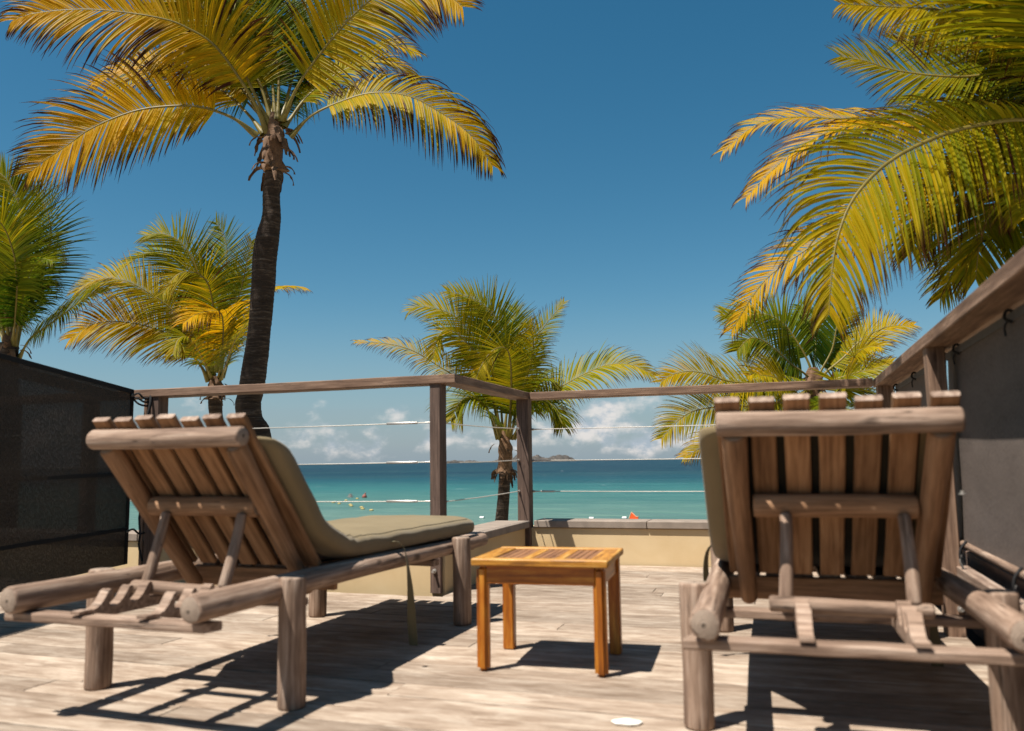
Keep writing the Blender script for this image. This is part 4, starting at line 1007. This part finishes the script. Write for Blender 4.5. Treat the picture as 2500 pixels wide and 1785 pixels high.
  ([(1.98,5.73,2.61),(1.5,4.91,2.93),(1.12,4.33,3.12),(0.8,3.92,3.16),(0.53,3.6,3.09)],(0.03,-0.08,0.99),0.75,0.5,0.5,0.2,0.14,84,1.0,0.78),  # this and the next two fronds added overhead to shade those below
  ([(1.98,5.73,2.61),(1.59,4.85,3.01),(1.25,4.26,3.23),(0.93,3.8,3.28),(0.6,3.39,3.21)],(0.0,0.0,1.0),0.75,0.5,0.4,0.2,0.14,84,1.0,0.78),
  ([(2.01,5.74,2.61),(1.74,4.99,3.0),(1.51,4.52,3.21),(1.28,4.15,3.32),(1.03,3.84,3.33)],(0.0,0.0,1.0),0.75,0.5,0.3,0.2,0.14,84,1.0,0.78),
  ([(2.05,5.77,2.45),(2.4,5.99,2.86),(2.72,6.16,3.0),(3.03,6.36,2.89)],(0.11,-0.32,0.9),0.7,0.9,0.4,0.2,0.14,72,1.0,0.78),
  ([(2.05,5.77,2.47),(2.28,5.93,3.08),(2.48,6.04,3.48),(2.72,6.16,3.71)],(0.11,-0.32,0.9),0.7,0.5,0.3,0.2,0.14,72,1.0,0.78),
 ],
}
TRUNKS = {
 'big': [(-5.54,7.74,-3.0,0.163),(-5.49,7.74,0.63,0.142),(-5.58,7.63,1.31,0.138),(-5.55,7.61,1.53,0.137),(-5.5,7.6,1.8,0.135),(-5.42,7.57,2.25,0.122),(-5.36,7.53,2.72,0.128),(-5.32,7.5,3.05,0.13),(-5.29,7.49,3.2,0.128),(-5.27,7.49,3.32,0.118),(-5.24,7.48,3.43,0.104),(-5.23,7.47,3.54,0.096),(-5.22,7.45,3.72,0.092),(-5.19,7.44,3.92,0.092),(-5.17,7.41,4.21,0.09)],
 'far': [(-8.16,6.84,-3.0,0.138),(-8.11,6.84,0.94,0.12),(-8.09,6.77,1.57,0.11),(-8.06,6.73,1.93,0.1),(-8.04,6.72,2.07,0.09)],
 'two': [(-8.0,10.22,-3.0,0.138),(-7.95,10.22,-0.23,0.12),(-7.9,10.1,0.84,0.11),(-7.9,10.03,1.44,0.095),(-7.9,10.0,1.65,0.1),(-7.89,9.98,1.89,0.09)],
 'mid': [(-4.11,11.58,-3.0,0.121),(-4.06,11.58,-0.89,0.105),(-4.02,11.52,-0.29,0.1),(-3.97,11.49,0.13,0.09),(-3.93,11.46,0.48,0.085),(-3.92,11.43,0.72,0.085),(-3.9,11.4,0.99,0.07)],
 'rgt': [(0.22,10.81,-3.0,0.138),(0.27,10.81,-0.17,0.12),(0.33,10.7,0.82,0.1),(0.37,10.62,1.61,0.09)],
 'rgt2': [(-0.26,11.18,-3.0,0.138),(-0.21,11.18,-0.21,0.12),(-0.16,11.07,0.83,0.1),(-0.12,11.03,1.29,0.09)],
 'near': [(2.23,6.18,-3.0,0.161),(2.28,6.18,-0.24,0.14),(2.12,5.94,1.25,0.13),(2.0,5.74,2.52,0.12)],
}

def frond_mesh(spec, seed):
    pts, nrm, L, droop, yel, brown, lift, n, asym, wf = spec
    r_ = np.random.default_rng(seed)
    P, tot = smooth_path(pts, 60)
    T = np.gradient(P, axis=0); T /= np.linalg.norm(T, axis=1)[:, None]
    N0 = np.array(nrm, float)
    N = N0[None, :] - T*(T@N0)[:, None]; N /= np.linalg.norm(N, axis=1)[:, None]+1e-9
    S = np.cross(T, N)
    V = []; F = []; A = []; MI = []
    # midrib: flattened, tapering, broad at the base
    K = 6
    for i in range(60):
        t = i/59; rad = .0135*(1-t)**.8+.002
        if t < .10: rad *= 1+ (0.10-t)/.10*1.3
        for j in range(K):
            a = 2*math.pi*j/K
            V.append(P[i]+S[i]*math.cos(a)*rad*1.25+N[i]*math.sin(a)*rad*.8); A.append((0, yel, 0))
    for i in range(59):
        for j in range(K):
            a = i*K+j; b_ = i*K+(j+1) % K
            F.append((a, b_, b_+K, a+K)); MI.append(1)
    down = np.array([0, 0, -1.])
    start = .20
    wind = np.array([-.10, .05, 0])
    gap = r_.uniform(.3, .9, 2)
    for side in (-1, 1):
        for q in range(n):
            t = start+(1-start)*(q+r_.uniform(-.2, .2))/n
            t = min(max(t, start), .995)
            fi = t*59; i0 = min(int(fi), 58); f = fi-i0
            p = P[i0]*(1-f)+P[i0+1]*f; tg = T[i0]*(1-f)+T[i0+1]*f; nn = N[i0]*(1-f)+N[i0+1]*f; ss = S[i0]*(1-f)+S[i0+1]*f
            u = (t-start)/(1-start)
            prof = (.50+.50*min(1, u/.22))*(1.0 if u < .55 else 1-.74*((u-.55)/.45)**1.2)
            ln = L*prof*r_.uniform(.86, 1.08)
            if side*ss[2] > 0: ln *= asym+(1-asym)*min(1, max(0, (u-.15)/.38))
            if r_.random() < .03: continue
            if r_.random() < .05: ln *= r_.uniform(.4, .8)
            al = R(74-40*u+r_.normal(0, 2.2))
            d0 = tg*math.cos(al)+ss*side*math.sin(al)+nn*(lift*(1-.4*u)+r_.normal(0, .035))
            d0 /= np.linalg.norm(d0)
            wmax = (.0215+.012*L)*(1-.35*u)*r_.uniform(.85, 1.12)*wf*(.75 if L < .55 else 1)
            dr = droop*r_.uniform(.7, 1.3)
            tw = r_.normal(0, .45)
            yl = min(1, max(0, yel+r_.normal(0, .10)+.32*(u-.5)))  # random tone; greener base paints crown shade into the leaf colour
            br = min(.95, max(0, brown*r_.uniform(.3, 1.25)+.10*u))
            if r_.random() < brown*.10: br = .9
            ns = 7; pos = p.copy(); base = len(V)
            kink = r_.uniform(.45, .85) if r_.random() < .12 + .25*min(1, droop*.4) else 9
            dcur = d0.copy()
            for sidx in range(ns+1):
                sv = sidx/ns
                wv = wmax*(.45+.55*min(1, sv/.18))*(1-max(0, sv-.35)/.65)**.75+.0012
                wdir = np.cross(dcur, nn); wl_ = np.linalg.norm(wdir)
                wdir = wdir/wl_ if wl_ > 1e-4 else ss
                fold = np.cross(wdir, dcur)
                wd2 = wdir*math.cos(tw*sv)+fold*math.sin(tw*sv)
                V.append(pos-wd2*wv*.5+fold*wv*.16); V.append(pos-fold*wv*.10); V.append(pos+wd2*wv*.5+fold*wv*.16)
                A += [(sv, yl, br)]*3
                g = dr*(.15+1.7*sv)/ns*(1.0 if sv < kink else 2.2)
                dcur = dcur+down*g+wind*(.6*sv/ns)
                dcur /= np.linalg.norm(dcur)
                pos = pos+dcur*ln/ns
            for sidx in range(ns):
                a = base+sidx*3
                F.append((a, a+1, a+4, a+3)); F.append((a+1, a+2, a+5, a+4)); MI += [0, 0]
    me = bpy.data.meshes.new('mesh')
    me.from_pydata([tuple(map(float, v)) for v in V], [], F)
    me.polygons.foreach_set('material_index', MI)
    me.polygons.foreach_set('use_smooth', [True]*len(F))
    at = me.attributes.new('leaf', 'FLOAT_COLOR', 'POINT')
    buf = np.ones((len(V), 4), np.float32); buf[:, :3] = A
    at.data.foreach_set('color', buf.ravel())
    return me
def trunk_mesh(pts, seed):
    Pn, tot = smooth_path(pts, max(40, int(abs(pts[-1][2]-pts[0][2])/.016)))
    r_ = random.Random(seed); K = 20; V = []; F = []
    nr = len(Pn)
    ringstep = 0.0; nxt = .03
    for i, (x, y, z, rad) in enumerate(Pn):
        saw = (z/.045 + .25*math.sin(z*9+seed)) % 1.0
        for j in range(K):
            a = 2*math.pi*j/K
            rr_ = rad*(1+.030*(saw-.5)+.012*math.sin(3*a+z*7)+.010*math.sin(5*a-z*17+seed)+r_.uniform(-.012, .012))
            V.append((x+rr_*math.cos(a), y+rr_*math.sin(a), z))
    for i in range(nr-1):
        for j in range(K):
            a = i*K+j; b_ = i*K+(j+1) % K
            F.append((a, b_, b_+K, a+K))
    F.append(tuple((nr-1)*K+j for j in range(K)))
    return mesh(V, F, 70)
def sheath_mesh(c, r0, hgt, seed):
    """swollen fibrous crown base"""
    r_ = random.Random(seed); K = 22; n = 16; V = []; F = []
    for i in range(n+1):
        t = i/n
        base = r0*np.interp(t, [0, .10, .18, .45, .62, .8, 1], [1.35, 1.12, .98, 1.06, .98, .80, .52])
        for j in range(K):
            a = 2*math.pi*j/K
            q = base*(1+.13*math.sin(3*a+6*t+seed)+.09*math.sin(5*a-11*t)+.05*math.sin(11*t*2+2*a)+r_.uniform(-.06, .06)*(1+2*(t < .12)))
            V.append((c[0]+q*math.cos(a), c[1]+q*math.sin(a), c[2]+hgt*(t-.45)))
    for i in range(n):
        for j in range(K):
            a = i*K+j; b_ = i*K+(j+1) % K
            F.append((a, b_, b_+K, a+K))
    F.append(tuple(n*K+j for j in range(K))); F.append(tuple(reversed(range(K))))
    return mesh(V, F, 45)
def flap_mesh(c, r0, ang, z, ln, seed):
    r_ = random.Random(seed); V = []; F = []
    d_ = Vector((math.cos(ang), math.sin(ang), 0)); sd = Vector((-math.sin(ang), math.cos(ang), 0))
    p = Vector(c)+d_*r0*1.05+Vector((0, 0, z)); dirn = (d_*.8+Vector((0, 0, r_.uniform(-.5, .9)))).normalized()
    n = 6; w0 = ln*r_.uniform(.28, .5)
    for i in range(n+1):
        t = i/n; ww = w0*(1-t*.75)*(1+r_.uniform(-.2, .2))
        V += [p-sd*ww/2+d_*.01*r_.uniform(-1, 1), p+d_*.012, p+sd*ww/2+d_*.01*r_.uniform(-1, 1)]
        dirn = (dirn+Vector((0, 0, -.45))+sd*r_.uniform(-.25, .25)).normalized(); p = p+dirn*ln/n
    for i in range(n):
        a = i*3; F += [(a, a+1, a+4, a+3), (a+1, a+2, a+5, a+4)]
    me = mesh(V, F, 60); return me
def palm(key, label, seed, sheath_r, sheath_h, nflaps, flap_len, sheath_off=0.0):
    tr = TRUNKS[key]
    base = Vector(tr[0][:3])
    root = empty('coconut_palm', base); tag(root, label, 'palm tree', 'coconut palms beyond the deck')
    inv = Matrix.Translation(-base)
    obj('trunk', trunk_mesh(tr, seed), M_BARK, root, inv)
    c = Vector(tr[-1][:3]) + Vector((0, 0, sheath_off))
    sh_ = obj('fibre_sheath', sheath_mesh(c, sheath_r, sheath_h, seed), M_FIBRE, root, inv)
    r_ = random.Random(seed)
    for i in range(nflaps):
        o = obj('fibre_flap', flap_mesh(c, sheath_r*1.15, r_.uniform(0, 6.28), r_.choice([-.44, -.40, -.36, -.1, .1, .25])*sheath_h, flap_len*r_.uniform(.6, 1.2), seed*50+i), M_FIBRE, sh_)
    for i, spec in enumerate(FRONDS[key]):
        obj('frond', frond_mesh(spec, seed*100+i), [M_LEAF, M_RIB], root, inv)
    return root
palm('big', 'tall coconut palm with yellowing fronds and a dark kinked trunk rising above the left lounger', 1, .098, .66, 30, .24, .03)
palm('far', 'green coconut palm rising behind the dark screen at the far left', 2, .078, .30, 12, .18)
palm('two', 'bushy coconut palm partly hidden by the tall dark trunk', 3, .10, .34, 10, .18, -.03)
palm('mid', 'small coconut palm with ragged fibrous neck between the two middle posts', 4, .095, .62, 16, .24, -.14)
palm('rgt', 'green coconut palm whose fan of fronds stands above the right lounger backrest', 5, .10, .4, 8, .18)
palm('near', 'near coconut palm whose big fronds hang into the upper right of the photo', 7, .13, .5, 10, .2)
